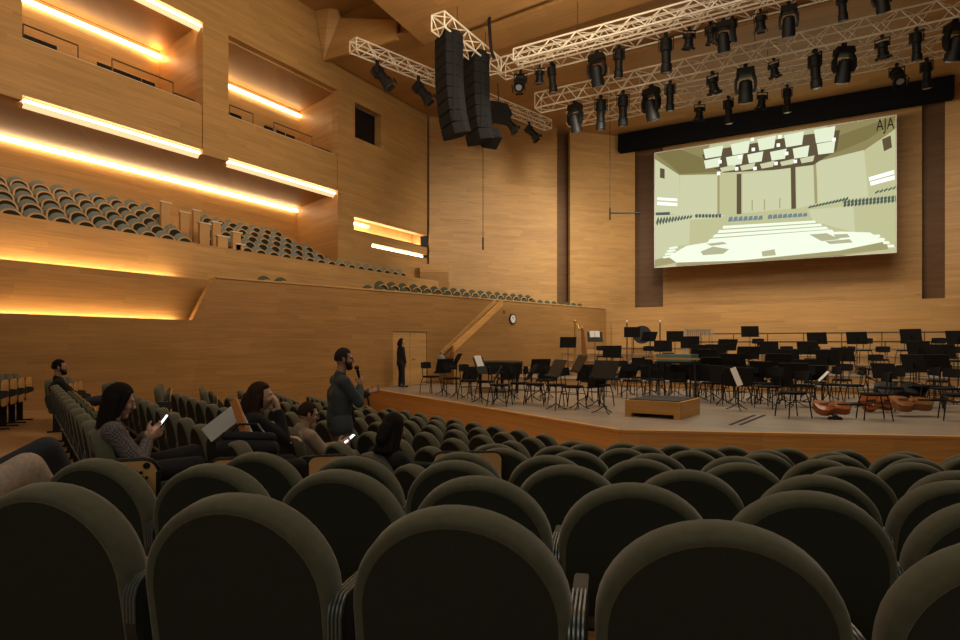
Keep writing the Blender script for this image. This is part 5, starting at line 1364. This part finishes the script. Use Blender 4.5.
# 8, 9 the sitters at the left edge, of whom the frame shows only the legs
for i, (lab, lm, tm, px, py, Z, dz) in enumerate((('person in dark blue jeans with crossed legs at the left edge', 'denim', 'jumper', 46, 434, 3.55, 0), ('person in tan tweed trousers with crossed legs at the left edge', 'tweed', 'tweed', 26, 453, 2.75, 0))):
    h = heading(62); kx, ky = at(px, Z); kz = zat(py+12, Z)
    f = Vector((-math.sin(h), math.cos(h), 0)); rtv = Vector((math.cos(h), math.sin(h), 0))
    zf = floor_z(-3.2 if i == 0 else -2.5, Z)
    org = Vector((kx, ky, 0))-f*.50-rtv*.06
    kh = kz-zf
    J = sit(pelvis=(0, -.02, .52), chest=(0, -.12, .84), neck=(0, -.14, 1.02), head=(0, -.08, 1.17), knee_r=(.06, .50, kh-.02), ank_r=(-.10, .66, kh-.40), knee_l=(-.12, .46, .54), ank_l=(-.10, .44, .11), toe_r=(0, .8, -.5),
            hand_l=(-.12, .22, .72), hand_r=(.12, .24, .74))
    person(lab, (org.x, org.y, zf), h, J, dict(skin='skin', top=tm, legs=lm, hair='hair'), 'short', .5)
# ================================================================== CAMERA, LIGHT
sc = bpy.context.scene
cam = bpy.data.cameras.new('camera'); co = bpy.data.objects.new('camera', cam); col.objects.link(co); sc.camera = co
co.location = (0, 0, CH); co.rotation_euler = (PI/2, 0, YAW); cam.sensor_width = 36; cam.lens = F/960*36; cam.shift_y = 24/960; cam.clip_start = .05
def area(name, loc, rot, sx, sy, power, c=(1, .80, .56)):
    l = bpy.data.lights.new(name, 'AREA'); l.shape = 'RECTANGLE'; l.size = sx; l.size_y = sy; l.energy = power; l.color = c
    o = bpy.data.objects.new(name, l); col.objects.link(o); o.location = loc; o.rotation_euler = rot; return o
W_ = (1, .86, .66)
area('stage_lamps', (-3.5, 19, CH+9.0), (0, 0, 0), 13, 4, 560, W_)
area('stage_lamps', (-3.5, 27, CH+8.7), (math.radians(38), 0, 0), 13, 2, 820, W_)
area('front_lamps', (-4, 12, CH+9.5), (math.radians(45), 0, 0), 10, 2, 450, W_)
area('side_wall_fill', (-5, 10, CH+8.5), (0, math.radians(128), 0), 3, 12, 1050, (1, .82, .56))  # added fill, tilted up to brighten the upper left wall
area('house_lamps', (-1, 2, CH+10.5), (0, 0, 0), 12, 8, 230, (1, .90, .70))
area('rear_fill_light', (3, -7, CH+5), (math.radians(62), 0, math.radians(20)), 10, 3, 165, (1, .94, .80))  # added fill behind the camera to lift the seat backs
def spot(name, loc, to, power, deg, c=W_):
    l = bpy.data.lights.new(name, 'SPOT'); l.energy = power; l.spot_size = math.radians(deg); l.spot_blend = .8; l.shadow_soft_size = .4; l.color = c
    o = bpy.data.objects.new(name, l); col.objects.link(o); o.location = loc
    o.rotation_euler = (Vector(to)-Vector(loc)).to_track_quat('-Z', 'Y').to_euler()
spot('wall_fill_spot', (-6, 20, CH+8.6), (-15.5, 28.5, CH+4.5), 2300, 62, (1, .90, .74))  # added spot brightening the left stage wall panel, no fixture modelled for it
spot('wall_fill_spot', (-5, 21, CH+8.6), (-11.5, 31.5, CH+4.0), 1300, 50, (1, .90, .74))  # second added spot, for the panels nearer the screen
w = bpy.data.worlds.new('world'); sc.world = w; w.use_nodes = True
w.node_tree.nodes['Background'].inputs['Color'].default_value = (1, .8, .58, 1); w.node_tree.nodes['Background'].inputs['Strength'].default_value = .03
vs = sc.view_settings; vs.view_transform = 'Standard'; vs.look = 'None'; vs.gamma = 1; vs.exposure = .16; vs.use_curve_mapping = False
